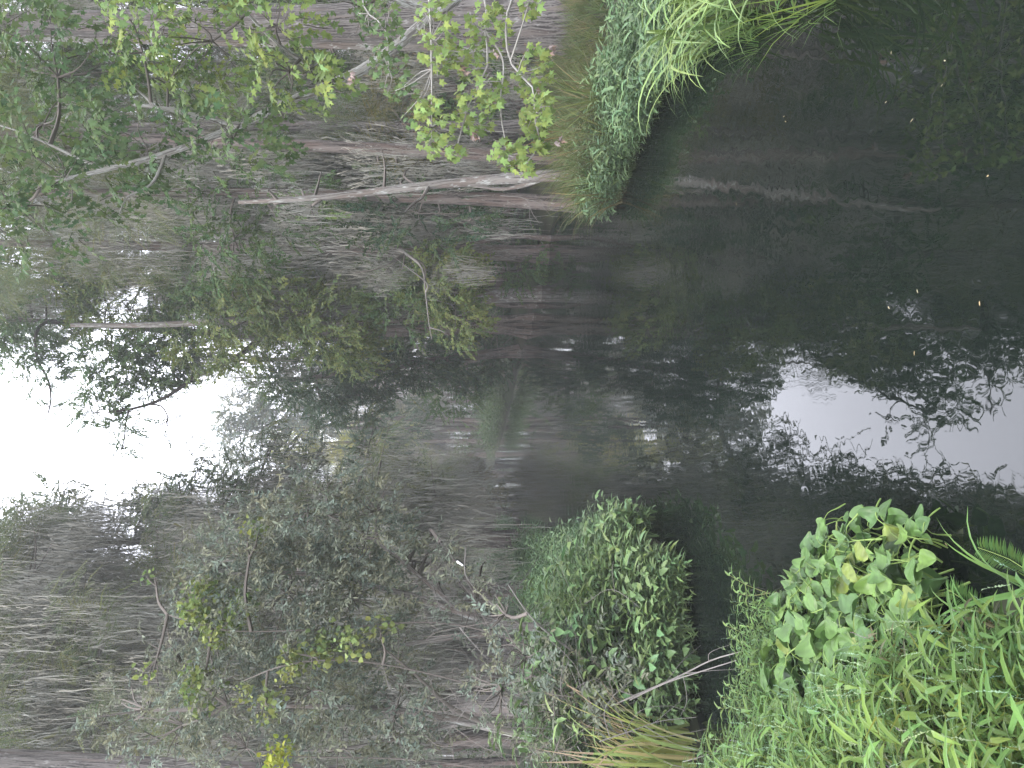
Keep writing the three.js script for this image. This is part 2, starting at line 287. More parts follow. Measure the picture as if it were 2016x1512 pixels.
// a tree given by its trunk line and by clumps of foliage and moss
function blobTree(o) {
  const r = rnd(o.seed), T = o.trunk.map((q) => (q.isVector3 ? q : at(...q)));
  const foot = T[0].clone(); const g = thing(o.name ?? 'swamp_tree', o.label, o.category ?? 'tree', foot, o.group);
  const sides = o.r0 > 0.12 ? 14 : 8, ph = r() * 6;
  const flare = o.flare ?? 0.5;
  const warp = (s, a) => 1 + flare * Math.exp(-s / (o.flareH ?? 0.7)) * (1 + 0.35 * Math.cos(5 * a + ph)) + 0.06 * noise3(Math.cos(a) * 1.5, s * 1.3 + ph, Math.sin(a) * 1.5);
  part('trunk', tube(T, taper(o.r0, o.r1), sides, 30, warp), o.bark ?? M.cypressBark, g);
  for (const l of o.limbs ?? []) part('limb', tube(l.p.map((q) => at(...q)), taper(l.r[0], l.r[1]), 7, 16, (s, a) => 1 + 0.12 * noise3(Math.cos(a), s * 4 + ph, Math.sin(a))), l.bark ?? o.limbBark ?? o.bark ?? M.cypressBark, g);
  const curve = new THREE.CatmullRomCurve3(T, false, 'centripetal'), along = Array.from({ length: 40 }, (_, i) => curve.getPoint(i / 39));
  for (const l of o.limbs ?? []) { const c = new THREE.CatmullRomCurve3(l.p.map((q) => at(...q)), false, 'centripetal'); for (let i = 0; i < 12; i++) along.push(c.getPoint(i / 11)); }
  const sticks = [], byKind = new Map(), moss = [];
  for (const f of o.foliage ?? []) {
    const b = blob(f.at), kind = f.kind ?? o.kind ?? 'broad', sc = f.scale ?? o.scale ?? 1;
    let near = along[0]; for (const q of along) if (q.y < b.c.y + 1.5 && q.distanceTo(b.c) + Math.max(0, q.y - b.c.y) * 2 < near.distanceTo(b.c) + Math.max(0, near.y - b.c.y) * 2) near = q;
    const dist = near.distanceTo(b.c), hub = b.c.clone().lerp(near, 0.25), nb = f.sticks ?? o.sticks ?? 7, br = clamp(dist * 0.012 + 0.012, 0.012, 0.07);
    if (dist > 0.3 && nb) sticks.push(tube([near, near.clone().lerp(hub, 0.5).add(rv(r).multiplyScalar(dist * 0.08)), hub], taper(br, br * 0.6), 5, 6));
    for (let i = 0; i < nb; i++) { const e = inBlob(b, r, 0.5), m = hub.clone().lerp(e, 0.5).add(rv(r).multiplyScalar(0.12 * hub.distanceTo(e))); sticks.push(tube([hub, m, e], taper(br * 0.55, 0.004), 4, 5)); }
    const area = Math.PI * b.r.x * b.r.y, n = Math.round((f.cov ?? 1.3) * area / (AREA[kind] * sc * sc)), base = f.col ?? o.col ?? COL.green, fr = f.clump ?? 1.6 / Math.max(0.5, Math.min(b.r.x, b.r.y)), gate = f.gate ?? o.gate ?? -0.1;
    let made = 0; if (!byKind.has(kind)) byKind.set(kind, []);
    for (let tries = 0; made < n && tries < n * 6; tries++) {
      const p = inBlob(b, r, 0.42); if (noise3(p.x * fr, p.y * fr, p.z * fr + o.seed) < gate + (r() - 0.5) * 0.3) continue;
      const d = p.clone().sub(hub).normalize().multiplyScalar(0.7).add(rv(r).multiplyScalar(0.8)).add(new V3(0, f.droop ?? -0.25, 0)); made++;
      byKind.get(kind).push([p, d, sc * (0.75 + 0.5 * r()), jit(r, base, 0.22)]);
    }
  }
  for (const q of o.moss ?? []) {
    const b = blob(q.at), sc = q.scale ?? 1, n = Math.round(0.62 * (q.cov ?? 0.8) * Math.PI * b.r.x * b.r.y / (AREA.moss * sc * sc)); 
    for (let i = 0; i < n; i++) { const p = inBlob(b, r, 0.5); const pn = noiseB(p.x * 1.5, p.y * 0.6, p.z * 1.5); if (pn < 0 && r() < 0.85) { continue; } moss.push([p, null, sc * (0.6 + 0.7 * r()), mjit(r, q.col ?? COL.moss, 0.16)]); }
    for (let i = 0; i < (q.sticks ?? 4); i++) { let near = along[0]; const e = inBlob(b, r, 0.6); e.y += b.r.y * 0.5; for (const a of along) if (a.y < e.y + 1 && a.distanceTo(e) < near.distanceTo(e)) near = a; sticks.push(tube([near, near.clone().lerp(e, 0.5).add(new V3(0, 0.1 * near.distanceTo(e), 0)).add(rv(r).multiplyScalar(0.2)), e], taper(0.03, 0.008), 4, 6)); }
  }
  if (sticks.length) part('branches', mergeGeometries(sticks), o.stickMat ?? M.twig, g, 'stuff');
  for (const [k, list] of byKind) scatter('foliage', S[k], o.leafMat ?? M.leaf, list, g, r);
  if (moss.length) scatter('spanish_moss', S.moss, M.moss, moss, g, r, true);
  return g;
}
// a bald cypress: straight trunk, level limbs, feathery leaves above, Spanish moss below
function cypress(o) {
  const r = rnd(o.seed), [px, py, d] = o.base, x = (756 - py) / F * d, base = new V3(x, groundY(x, -d) - 0.1, -d), H = o.h ?? 20, lean = o.lean ?? [0, 0];
  const T = []; for (let i = 0; i <= 6; i++) { const t = i / 6; T.push(new V3(base.x + lean[0] * t + (r() - 0.5) * 0.25 * t, base.y + H * t, base.z + lean[1] * t + (r() - 0.5) * 0.25 * t)); }
  const g = thing('cypress_tree', o.label, 'tree', base, o.group), rr = o.r ?? 0.22, ph = r() * 6, fl = o.flare ?? 0.8;
  part('trunk', tube(T, taper(rr, rr * 0.22), 14, 40, (s, a) => 1 + fl * Math.exp(-s / (o.flareH ?? 0.9)) * (1 + 0.4 * Math.cos(6 * a + ph)) + 0.07 * noise3(Math.cos(a) * 1.5, s * 0.9 + ph, Math.sin(a) * 1.5)), o.bark ?? M.cypressBark, g);
  const cv = new THREE.CatmullRomCurve3(T), fol = [], moss = [], sticks = []; let bigs = 0;
  for (let i = 0; i < (o.limbs ?? 34); i++) {
    const t = lerp(o.from ?? 0.22, 0.99, (i + r()) / (o.limbs ?? 34)), s = cv.getPoint(t), az = o.az ? lerp(o.az[0], o.az[1], r()) : r() * 6.28, L = (o.spread ?? 3.2) * lerp(1.1, 0.35, Math.pow(t, 1.6)) * (0.5 + 0.7 * r());
    const dir = new V3(Math.cos(az), 0, -Math.sin(az)), p1 = add(add(s, dir, L * 0.45), new V3(0, 1, 0), L * (0.05 + 0.2 * r())), p2 = add(add(s, dir, L), new V3(0, 1, 0), L * (r() * 0.35 - 0.2)), lr = clamp(0.014 * L + 0.01, 0.012, 0.08);
    const geo = tube([s, p1, p2], taper(lr, lr * 0.25), 5, 8); if (bigs < 10 && L > (o.spread ?? 3.2) * 0.6) { part('limb', geo, o.limbBark ?? M.twig, g); bigs++; } else sticks.push(geo);
    const lc = new THREE.CatmullRomCurve3([s, p1, p2]);
    for (let k = 0; k < 3; k++) { const q = lc.getPoint(0.35 + 0.6 * r()), e = q.clone().add(new V3(dir.x + (r() - 0.5) * 2.2, (r() - 0.6) * 0.9, dir.z + (r() - 0.5) * 2.2).multiplyScalar(L * 0.25)); sticks.push(tube([q, q.clone().lerp(e, 0.5).add(rv(r).multiplyScalar(0.06)), e], taper(lr * 0.45, 0.004), 4, 4)); }
    const nf = Math.round(L * (o.leafPer ?? 14) * 3), nm = Math.round(L * (o.mossPer ?? 9) * 0.5);
    const bushy = noise3(s.x * 0.5, t * 9, o.seed) > (o.leafGate ?? -0.45);
    if (bushy) for (let k = 0; k < nf; k++) { const u = 0.25 + 0.8 * r(), q = lc.getPoint(Math.min(1, u)).add(new V3((r() - 0.5) * 1.3, (r() - 0.4) * 0.8, (r() - 0.5) * 1.3)); fol.push([q, rv(r).multiplyScalar(1.2).add(new V3(dir.x * 0.5, -0.2, dir.z * 0.5)), (o.scale ?? 1.2) * (0.8 + 0.5 * r()), jit(r, o.col ?? COL.cypress, 0.22)]); }
    for (let k = 0; k < nm; k++) { const q = lc.getPoint(r()).add(new V3((r() - 0.5) * 1.0, -r() * 0.7, (r() - 0.5) * 1.0)); moss.push([q, null, (o.mossScale ?? 1.15) * (0.6 + 0.8 * r()), mjit(r, o.mossCol ?? COL.moss, 0.14)]); }
  }
  part('branches', mergeGeometries(sticks), o.limbBark ?? M.twig, g, 'stuff');
  if (fol.length) scatter('foliage', S[o.kind ?? 'feather'], M.leaf, fol, g, r);
  if (moss.length) scatter('spanish_moss', S.moss, M.moss, moss, g, r, true);
  return g;
}

// ---------------------------------------------------------------- right bank
const gy = (p) => new V3(p.x, groundY(p.x, p.z) - 0.08, p.z);
const footAt = (px, py, d) => gy(at(px, py, d)); // on the ground below that point
{
  const trunkUp = (y, d, x0, r) => [footAt(x0, y, d), at(x0 - 200, y, d), at(500, y, d), at(0, y, d), at(-250, y, d)];
  blobTree({ name: 'cypress_tree', seed: 11, label: 'large brown cypress with wide fibrous trunk at the right edge behind the bright grass', trunk: [footAt(1240, 36, 11.5), at(1050, 40, 11.5), at(600, 46, 11.6), at(100, 46, 11.6), at(-260, 46, 11.6)], r0: 0.36, r1: 0.1, flare: 0.55, flareH: 0.9, bark: M.redBark,
    foliage: [{ at: [60, 20, 11.5, 50, 50, 0.8], kind: 'feather', col: COL.cypress, cov: 0.8 }, { at: [-160, 60, 11.5, 100, 150, 1.6], kind: 'feather', col: COL.cypress }], moss: [{ at: [300, 20, 12, 300, 50, 0.7], cov: 0.6 }, { at: [760, 80, 12.6, 160, 60, 0.5], cov: 0.7 }] });
  cypress({ seed: 31, base: [1100, 150, 20], label: 'mossy cypress filling the gap behind the pale leaning maple', h: 19, spread: 3.2, limbs: 44, from: 0.12, leafPer: 14, mossPer: 10, scale: 1.25, mossScale: 1.2, r: 0.2, col: COL.green });
  cypress({ seed: 32, base: [1120, -40, 18], label: 'mossy cypress behind the large brown trunk at the right edge', h: 18, spread: 3.2, limbs: 44, from: 0.12, leafPer: 14, mossPer: 9, scale: 1.25, mossScale: 1.2, r: 0.2, col: COL.green });
  cypress({ seed: 34, base: [1100, 310, 22], label: 'tall mossy cypress standing behind the pale grey trunk with white patches', h: 22, spread: 3.4, limbs: 50, from: 0.1, leafPer: 14, mossPer: 9, scale: 1.35, mossScale: 1.3, r: 0.2, col: COL.green });
  cypress({ seed: 35, base: [1060, 560, 31], label: 'tall cypress far behind the yellow green leaning tree', h: 25, spread: 3.6, limbs: 50, from: 0.1, leafPer: 12, mossPer: 8, scale: 1.6, mossScale: 1.5, r: 0.24, col: COL.green });
  cypress({ seed: 33, base: [1070, 430, 27], label: 'tall mossy cypress standing back between the bent trunk and the yellow green tree', h: 23, spread: 3.4, limbs: 50, from: 0.12, leafPer: 13, mossPer: 11, scale: 1.45, mossScale: 1.4, r: 0.24 });
  blobTree({ name: 'cypress_tree', seed: 12, label: 'slender trunk with white lichen streaks right beside the large brown cypress', trunk: [footAt(1230, 94, 12.2), at(900, 90, 12.2), at(500, 82, 12.2), at(100, 74, 12.2), at(-200, 70, 12.2)], r0: 0.1, r1: 0.05, flare: 0.4, bark: M.greyBark,
    foliage: [{ at: [-120, 90, 12.2, 90, 90, 1.2], kind: 'feather', col: COL.cypress }], moss: [{ at: [860, 120, 12.8, 200, 40, 0.6], cov: 0.8 }] });
  blobTree({ name: 'cypress_tree', seed: 13, label: 'straight reddish cypress trunk behind the overhanging maple leaves', trunk: [footAt(1175, 250, 15.5), at(900, 250, 15.5), at(500, 248, 15.6), at(100, 252, 15.6), at(-200, 252, 15.6)], r0: 0.115, r1: 0.07, flare: 0.5, bark: M.redBark,
    foliage: [{ at: [330, 215, 15.5, 60, 40, 0.8], kind: 'feather', col: COL.cypress, cov: 0.9 }, { at: [560, 215, 15.3, 150, 60, 0.8], kind: 'feather', col: COL.cypress, cov: 0.6 }, { at: [780, 235, 15, 60, 90, 0.8], kind: 'feather', col: [0.15, 0.14, 0.05], cov: 0.9 }, { at: [-80, 250, 15.5, 110, 120, 1.6], kind: 'feather', col: COL.cypress }], moss: [{ at: [500, 230, 15.8, 260, 60, 0.6], cov: 0.7 }, { at: [1000, 225, 16, 130, 60, 0.6], cov: 0.8 }] });
  blobTree({ name: 'cypress_tree', seed: 14, label: 'pale grey cypress trunk with white patches left of the straight reddish trunk', trunk: [footAt(1150, 312, 13.6), at(1000, 306, 13.6), at(640, 288, 13.7), at(200, 270, 13.8), at(-220, 262, 13.8)], r0: 0.12, r1: 0.075, flare: 0.35, bark: M.cypressBark,
    foliage: [{ at: [120, 300, 13.8, 90, 50, 0.9], kind: 'feather', col: COL.cypress, cov: 0.8 }, { at: [-100, 280, 13.8, 120, 110, 1.6], kind: 'feather', col: COL.cypress }], moss: [{ at: [420, 310, 14, 260, 45, 0.5], cov: 0.8 }, { at: [800, 320, 14.2, 160, 40, 0.4], cov: 0.9 }] });
  blobTree({ name: 'leaning_tree', seed: 15, label: 'bent grey trunk curving left above the tip of the green bank plants', trunk: [footAt(1175, 338, 12.0), at(1080, 346, 12), at(980, 353, 12), at(870, 362, 12), at(750, 376, 12), at(640, 388, 12), at(540, 395, 12), at(470, 398, 12.1)], r0: 0.098, r1: 0.028, flare: 0.25, bark: M.greyBark, sticks: 4,
    limbs: [{ p: [[845, 366, 12], [830, 390, 11.8], [812, 402, 11.6], [798, 418, 11.5]], r: [0.035, 0.012] }, { p: [[1075, 348, 12], [1040, 362, 12.2], [990, 372, 12.3], [930, 366, 12.4]], r: [0.05, 0.012] }],
    moss: [{ at: [600, 380, 12.2, 90, 26, 0.3], cov: 0.7 }, { at: [790, 330, 12.6, 120, 40, 0.4], cov: 1 }] });
  blobTree({ name: 'cypress_tree', seed: 16, label: 'dark brown trunk standing left of the bent grey trunk', trunk: [footAt(1130, 402, 14.6), at(1000, 394, 14.6), at(850, 388, 14.6), at(500, 380, 14.8), at(0, 380, 15)], r0: 0.14, r1: 0.06, flare: 0.5, bark: M.cypressBark,
    foliage: [{ at: [250, 390, 15, 120, 60, 1], kind: 'feather', col: COL.cypress, cov: 0.7 }, { at: [520, 410, 14.7, 150, 70, 0.9], kind: 'small', col: COL.green, cov: 0.6 }, { at: [820, 430, 15, 130, 60, 0.9], kind: 'small', col: COL.dark, cov: 0.6 }, { at: [460, 500, 15.5, 70, 60, 0.9], kind: 'small', col: COL.green, cov: 0.8 }], moss: [{ at: [300, 360, 15, 260, 60, 0.7], cov: 0.9 }, { at: [620, 430, 15, 160, 40, 0.6], cov: 0.9 }, { at: [900, 400, 15.4, 120, 50, 0.5], cov: 0.5 }] });
  // the far maple: its pale trunk leans in from the right, out of the frame below
  blobTree({ name: 'maple_tree', seed: 17, label: 'pale leaning maple whose forked trunk slants up to the left in the upper right', trunk: [gy(at(1250, -260, 9.6)), at(1000, -90, 9.6), at(860, 25, 9.5), at(720, 133, 9.4), at(563, 203, 9.3), at(433, 263, 9.2), at(327, 302, 9.1), at(203, 335, 9), at(80, 365, 9)], r0: 0.095, r1: 0.02, bark: M.paleBark, kind: 'maple', col: COL.maple, sticks: 8, gate: -0.25, scale: 0.9,
    limbs: [{ p: [[470, 246, 9.2], [420, 236, 9.1], [367, 222, 9], [300, 210, 8.9], [262, 206, 8.9]], r: [0.035, 0.018] }, { p: [[303, 209, 8.9], [285, 190, 8.9], [255, 164, 8.8]], r: [0.02, 0.006] }, { p: [[860, 25, 9.5], [640, -40, 9], [400, -60, 8.6], [120, -70, 8.4]], r: [0.07, 0.02] }, { p: [[610, 130, 9.2], [540, 80, 8.8], [490, 30, 8.6], [465, 0, 8.5]], r: [0.03, 0.012] }, { p: [[327, 302, 9.1], [300, 360, 9], [250, 390, 8.9], [235, 420, 8.8]], r: [0.022, 0.006] }, { p: [[203, 335, 9], [130, 300, 9], [40, 260, 9], [-60, 230, 9]], r: [0.02, 0.006] }],
    foliage: [{ at: [275, 70, 8.6, 52, 82, 0.8] }, { at: [395, 100, 8.6, 66, 100, 0.9], cov: 1.1 }, { at: [540, 38, 8.5, 74, 44, 0.7], cov: 1.5 }, { at: [565, 150, 8.5, 45, 48, 0.6], cov: 1.2 }, { at: [645, 172, 8.5, 26, 38, 0.4], cov: 1.3 }, { at: [455, 285, 9, 95, 50, 0.8], cov: 1.0, col: COL.green }, { at: [330, 150, 9, 60, 60, 0.8], cov: 0.6, col: COL.green }, { at: [285, 290, 9, 80, 50, 0.9], cov: 0.8, col: COL.green }, { at: [90, 235, 9.2, 95, 60, 1], cov: 0.9, col: COL.green }, { at: [120, 110, 9.4, 110, 60, 1], cov: 1.2, col: COL.green }, { at: [130, 350, 9.2, 130, 70, 1], cov: 0.8, col: COL.green }, { at: [30, 420, 9.4, 100, 100, 1], cov: 0.7, col: COL.green }, { at: [700, 25, 8.8, 30, 40, 0.4], cov: 0.9, col: COL.green }] });
}
// the near maple: every leaf its own, on boughs that reach in from a trunk out of the frame
{
  const r = rnd(41), foot = gy(new V3(4.4, 0, -5.2)), g = thing('maple_tree', 'near maple whose bright green lobed leaves hang into view from the right', 'tree', foot);
  const T = [foot, new V3(4.3, 2, -5.3), new V3(4.1, 4.2, -5.5), new V3(4.0, 7, -5.8)];
  part('trunk', tube(T, taper(0.17, 0.06), 12, 20, (s) => 1 + 0.5 * Math.exp(-s / 0.4)), M.paleBark, g);
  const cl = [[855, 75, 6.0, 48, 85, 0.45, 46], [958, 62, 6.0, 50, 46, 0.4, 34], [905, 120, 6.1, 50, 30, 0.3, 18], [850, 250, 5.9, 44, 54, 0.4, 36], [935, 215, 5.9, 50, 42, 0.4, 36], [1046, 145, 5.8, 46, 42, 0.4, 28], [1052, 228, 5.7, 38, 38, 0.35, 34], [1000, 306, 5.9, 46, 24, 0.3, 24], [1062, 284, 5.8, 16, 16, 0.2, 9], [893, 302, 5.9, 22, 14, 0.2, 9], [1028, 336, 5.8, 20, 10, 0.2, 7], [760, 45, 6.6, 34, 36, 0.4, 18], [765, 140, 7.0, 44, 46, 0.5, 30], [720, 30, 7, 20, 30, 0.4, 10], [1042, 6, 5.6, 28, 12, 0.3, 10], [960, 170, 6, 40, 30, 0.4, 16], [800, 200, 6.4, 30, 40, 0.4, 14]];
  const boughs = [[[T[2], at(820, -160, 5.9), at(845, 0, 6), at(850, 120, 6), at(850, 250, 5.9)], 0.035], [[T[2], at(900, -120, 6), at(958, 20, 6), at(955, 60, 6), at(960, 130, 5.9), at(925, 200, 5.9), at(900, 290, 5.9)], 0.03], [[T[1], at(1080, -150, 5.7), at(1000, 20, 5.8), at(1005, 120, 5.8), at(1052, 180, 5.7), at(1052, 228, 5.7), at(1062, 284, 5.8), at(1028, 330, 5.8)], 0.028], [[T[2], at(720, -140, 6.8), at(715, 10, 7), at(760, 60, 6.8), at(765, 150, 7)], 0.025], [[at(955, 60, 6), at(990, 120, 5.9), at(985, 210, 5.9), at(1000, 306, 5.9)], 0.01], [[at(1005, 120, 5.8), at(1025, 60, 5.6), at(1042, 6, 5.6)], 0.008]];
  const pts = [];
  boughs.forEach(([p, w]) => { part('bough', tube(p, taper(w, 0.005, 0.6), 6, 24), M.paleBark, g); const c = new THREE.CatmullRomCurve3(p); for (let i = 0; i < 24; i++) pts.push(c.getPoint(i / 23)); });
  const twigs = []; let made = 0; const rest = new Soup();
  for (const [x, y, d, rx, ry, rd, n] of cl) {
    const b = blob([x, y, d, rx, ry, rd]); let nr = pts[0]; for (const q of pts) if (q.distanceTo(b.c) < nr.distanceTo(b.c)) nr = q;
    const stems = []; for (let i = 0; i < Math.max(3, n / 4); i++) { const e = inBlob(b, r, 0.6), m = nr.clone().lerp(e, 0.5).add(rv(r).multiplyScalar(0.04)); stems.push(e); twigs.push(tube([nr, m, e], taper(0.0055, 0.002), 4, 5)); }
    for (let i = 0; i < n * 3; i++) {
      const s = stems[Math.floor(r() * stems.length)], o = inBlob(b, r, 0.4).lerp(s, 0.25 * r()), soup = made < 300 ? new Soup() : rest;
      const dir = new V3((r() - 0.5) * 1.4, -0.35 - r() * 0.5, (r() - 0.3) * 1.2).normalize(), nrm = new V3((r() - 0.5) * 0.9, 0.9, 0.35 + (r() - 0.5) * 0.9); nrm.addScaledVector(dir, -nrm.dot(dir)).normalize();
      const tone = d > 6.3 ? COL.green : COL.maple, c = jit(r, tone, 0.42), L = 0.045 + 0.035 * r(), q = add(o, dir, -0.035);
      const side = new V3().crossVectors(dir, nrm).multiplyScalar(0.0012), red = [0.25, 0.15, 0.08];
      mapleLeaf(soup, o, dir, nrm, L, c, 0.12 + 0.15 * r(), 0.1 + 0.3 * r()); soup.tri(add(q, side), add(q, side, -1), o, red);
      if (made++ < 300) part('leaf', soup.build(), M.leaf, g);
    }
  }
  part('foliage', rest.build(), M.leaf, g, 'stuff');
  part('twigs', mergeGeometries(twigs), M.paleBark, g, 'stuff');
  // withered pinkish leaf bunches caught between the green ones
  const dry = [[975, 107], [1088, 97], [910, 138], [1060, 178], [970, 195], [935, 270], [1038, 332], [1100, 280], [690, 155]];
  for (const [x, y] of dry) { const s = new Soup(), c = at(x, y, 6.05); for (let k = 0; k < 6; k++) { const d = rv(r).add(new V3(0, -0.8, 0)).normalize(), n = new V3(r() - 0.5, 0.3, r() - 0.2).cross(d).normalize(); mapleLeaf(s, c.clone().add(rv(r).multiplyScalar(0.03)), d, n, 0.045, jit(r, [0.27, 0.2, 0.17], 0.3), 0.5, 0.6); } part('withered_leaves', s.build(), M.dry, g).userData.label = 'withered pinkish brown leaf bunch'; }
}

// ---------------------------------------------------------------- middle and far right: trees over the water
blobTree({ name: 'cypress_tree', seed: 21, label: 'moss hung cypress left of the bent trunk with dead twisting lower boughs', trunk: [footAt(1090, 500, 19.5), at(900, 496, 19.5), at(500, 488, 19.5), at(100, 480, 19.5), at(-250, 476, 19.5)], r0: 0.2, r1: 0.06, bark: M.cypressBark,
  limbs: [{ p: [[780, 492, 19.2], [800, 500, 17.5], [832, 530, 16.5], [838, 575, 16], [845, 640, 15.8], [850, 668, 15.8]], r: [0.05, 0.008], bark: M.deadTwig }, { p: [[838, 575, 16], [842, 560, 15.8], [800, 525, 15.6], [775, 505, 15.6]], r: [0.02, 0.006], bark: M.deadTwig }, { p: [[846, 645, 15.8], [870, 652, 15.7], [885, 662, 15.7]], r: [0.014, 0.004], bark: M.deadTwig }],
  foliage: [{ at: [250, 470, 19.5, 120, 80, 1.3], kind: 'feather', col: COL.cypress, cov: 0.9 }, { at: [-60, 480, 19.5, 140, 130, 1.6], kind: 'feather', col: COL.cypress, cov: 1 }],
  moss: [{ at: [330, 470, 19.2, 300, 80, 1], cov: 1.1 }, { at: [700, 480, 19, 160, 60, 0.9], cov: 1.1 }, { at: [830, 540, 17.4, 110, 36, 0.5], cov: 1.1 }, { at: [880, 470, 19.5, 120, 50, 0.9], cov: 0.7 }, { at: [620, 440, 19, 100, 40, 0.8], cov: 1 }] });
blobTree({ name: 'water_oak', seed: 22, label: 'leafy yellow green tree leaning over the water right of the sky gap', trunk: [footAt(1080, 575, 21.5), at(900, 588, 21.3), at(700, 610, 21), at(480, 630, 21), at(280, 640, 21), at(140, 640, 21)], r0: 0.2, r1: 0.05, bark: M.greyBark, kind: 'broad', col: COL.yellowGreen, scale: 1.05,
  limbs: [{ p: [[760, 602, 21], [800, 600, 20], [850, 590, 19.2], [890, 600, 18.8]], r: [0.05, 0.01] }],
  foliage: [{ at: [470, 640, 20.5, 55, 95, 1.5], cov: 1.5 }, { at: [560, 600, 20.3, 60, 80, 1.4], cov: 1.3 }, { at: [650, 640, 20.2, 80, 75, 1.4], cov: 1.4 }, { at: [700, 690, 20.5, 45, 45, 1], cov: 1.2 }, { at: [420, 560, 20.5, 60, 70, 1.3], cov: 1.1, col: COL.green }, { at: [870, 555, 18.8, 75, 62, 1.1], cov: 1.4 }, { at: [900, 632, 18.6, 46, 46, 0.9], cov: 1.3 }, { at: [770, 540, 19.5, 50, 60, 1], cov: 1, col: COL.green }, { at: [800, 620, 19.5, 60, 46, 1], cov: 0.9, col: COL.green }, { at: [560, 500, 20, 60, 60, 1], cov: 0.9, col: COL.green }, { at: [400, 690, 21, 50, 50, 1], cov: 1 }],
  moss: [{ at: [600, 560, 20.8, 120, 80, 1], cov: 0.6 }, { at: [760, 580, 20.5, 120, 60, 0.9], cov: 0.6 }] });
blobTree({ name: 'water_oak', seed: 23, label: 'tall leafy tree whose sparse top overlaps the sky at upper centre', trunk: [footAt(1060, 640, 25), at(800, 650, 25), at(500, 660, 25), at(200, 640, 25), at(-80, 620, 25)], r0: 0.22, r1: 0.05, bark: M.cypressBark, limbBark: M.darkTwig, stickMat: M.darkTwig, kind: 'small', col: COL.green, scale: 1.1,
  limbs: [{ p: [[520, 660, 25], [470, 700, 24], [380, 745, 23.5], [330, 780, 23.2], [280, 800, 23], [215, 812, 23]], r: [0.1, 0.03] }, { p: [[292, 796, 23], [318, 800, 23], [330, 826, 23], [312, 838, 23]], r: [0.026, 0.016] }, { p: [[255, 804, 23], [248, 830, 23], [244, 868, 23], [238, 890, 23]], r: [0.03, 0.014] }, { p: [[140, 630, 25], [80, 640, 24.5], [72, 700, 24], [96, 752, 24], [100, 790, 24], [94, 816, 24]], r: [0.06, 0.02] }],
  foliage: [{ at: [250, 600, 25, 90, 100, 1.8], cov: 1.2, col: COL.yellowGreen }, { at: [310, 690, 24, 60, 70, 1.4], cov: 1.4 }, { at: [230, 710, 24, 60, 45, 1.2], cov: 1.2 }, { at: [380, 650, 24.5, 60, 80, 1.5], cov: 1.3 }, { at: [330, 730, 24, 50, 36, 1], cov: 1.1 }, { at: [200, 755, 23.5, 30, 26, 0.6], cov: 1.4 }, { at: [60, 600, 25, 100, 90, 1.6], cov: 0.6 }, { at: [-80, 620, 25, 90, 130, 1.6], cov: 1 }, { at: [225, 785, 23, 30, 20, 0.5], cov: 0.7 }, { at: [190, 812, 23, 38, 22, 0.4], cov: 1.4 }, { at: [235, 840, 23, 26, 16, 0.4], cov: 1.2 }, { at: [100, 520, 24, 110, 60, 1.2], cov: 1, col: COL.yellowGreen }, { at: [40, 680, 24, 60, 36, 1], cov: 1.2 }, { at: [240, 880, 23, 16, 12, 0.3], cov: 1.2 }, { at: [85, 735, 24, 38, 22, 0.4], cov: 1.2 }, { at: [95, 800, 24, 22, 9, 0.3], cov: 1.2 }, { at: [115, 700, 24, 36, 22, 0.5], cov: 0.8 }, { at: [320, 838, 23, 12, 10, 0.2], cov: 0.6 }, { at: [300, 770, 23.2, 40, 20, 0.5], cov: 0.7 }],
  moss: [{ at: [420, 740, 23.8, 60, 40, 0.6], cov: 0.9 }, { at: [345, 845, 23, 22, 9, 0.15], cov: 0.5, sticks: 1 }, { at: [100, 560, 25, 120, 90, 1.2], cov: 0.6 }, { at: [500, 700, 24.5, 90, 60, 1], cov: 0.7 }, { at: [420, 610, 25, 140, 70, 1], cov: 0.6 }] });
blobTree({ name: 'swamp_tree', seed: 24, label: 'dark green tree bending over the far water right of the channel end', trunk: [footAt(1050, 690, 30), at(880, 706, 30), at(720, 730, 30), at(560, 750, 30)], r0: 0.2, r1: 0.06, kind: 'small', col: COL.dark, scale: 1.25,
  foliage: [{ at: [620, 745, 30, 85, 60, 1.8], cov: 1.3 }, { at: [550, 750, 31, 50, 40, 1.5], cov: 1.1, col: COL.green }, { at: [740, 720, 30, 70, 60, 1.6], cov: 1.3 }, { at: [830, 700, 30, 70, 60, 1.5], cov: 1.2 }, { at: [700, 790, 31, 60, 40, 1.4], cov: 1 }, { at: [640, 810, 33, 40, 30, 1.2], cov: 0.8 }, { at: [660, 660, 29, 70, 50, 1.4], cov: 1 }],
  moss: [{ at: [700, 640, 29, 120, 50, 1], cov: 0.6 }, { at: [760, 690, 30, 140, 50, 1], cov: 0.4 }] });
blobTree({ name: 'shrub', category: 'shrub', seed: 25, label: 'low dark green shrub on the right shore where the channel narrows', trunk: [footAt(1040, 690, 33), at(985, 700, 33), at(920, 705, 33)], r0: 0.08, r1: 0.03, kind: 'small', col: COL.dark, scale: 1.3,
  foliage: [{ at: [920, 700, 33, 70, 70, 1.6], cov: 1, gate: 0.05 }, { at: [985, 690, 32, 36, 56, 1.2], cov: 0.8, gate: 0.1 }, { at: [890, 770, 35, 60, 46, 1.4], cov: 0.8, col: COL.green, gate: 0.1 }, { at: [960, 630, 30, 40, 40, 1.2], cov: 1, gate: 0.1 }] });
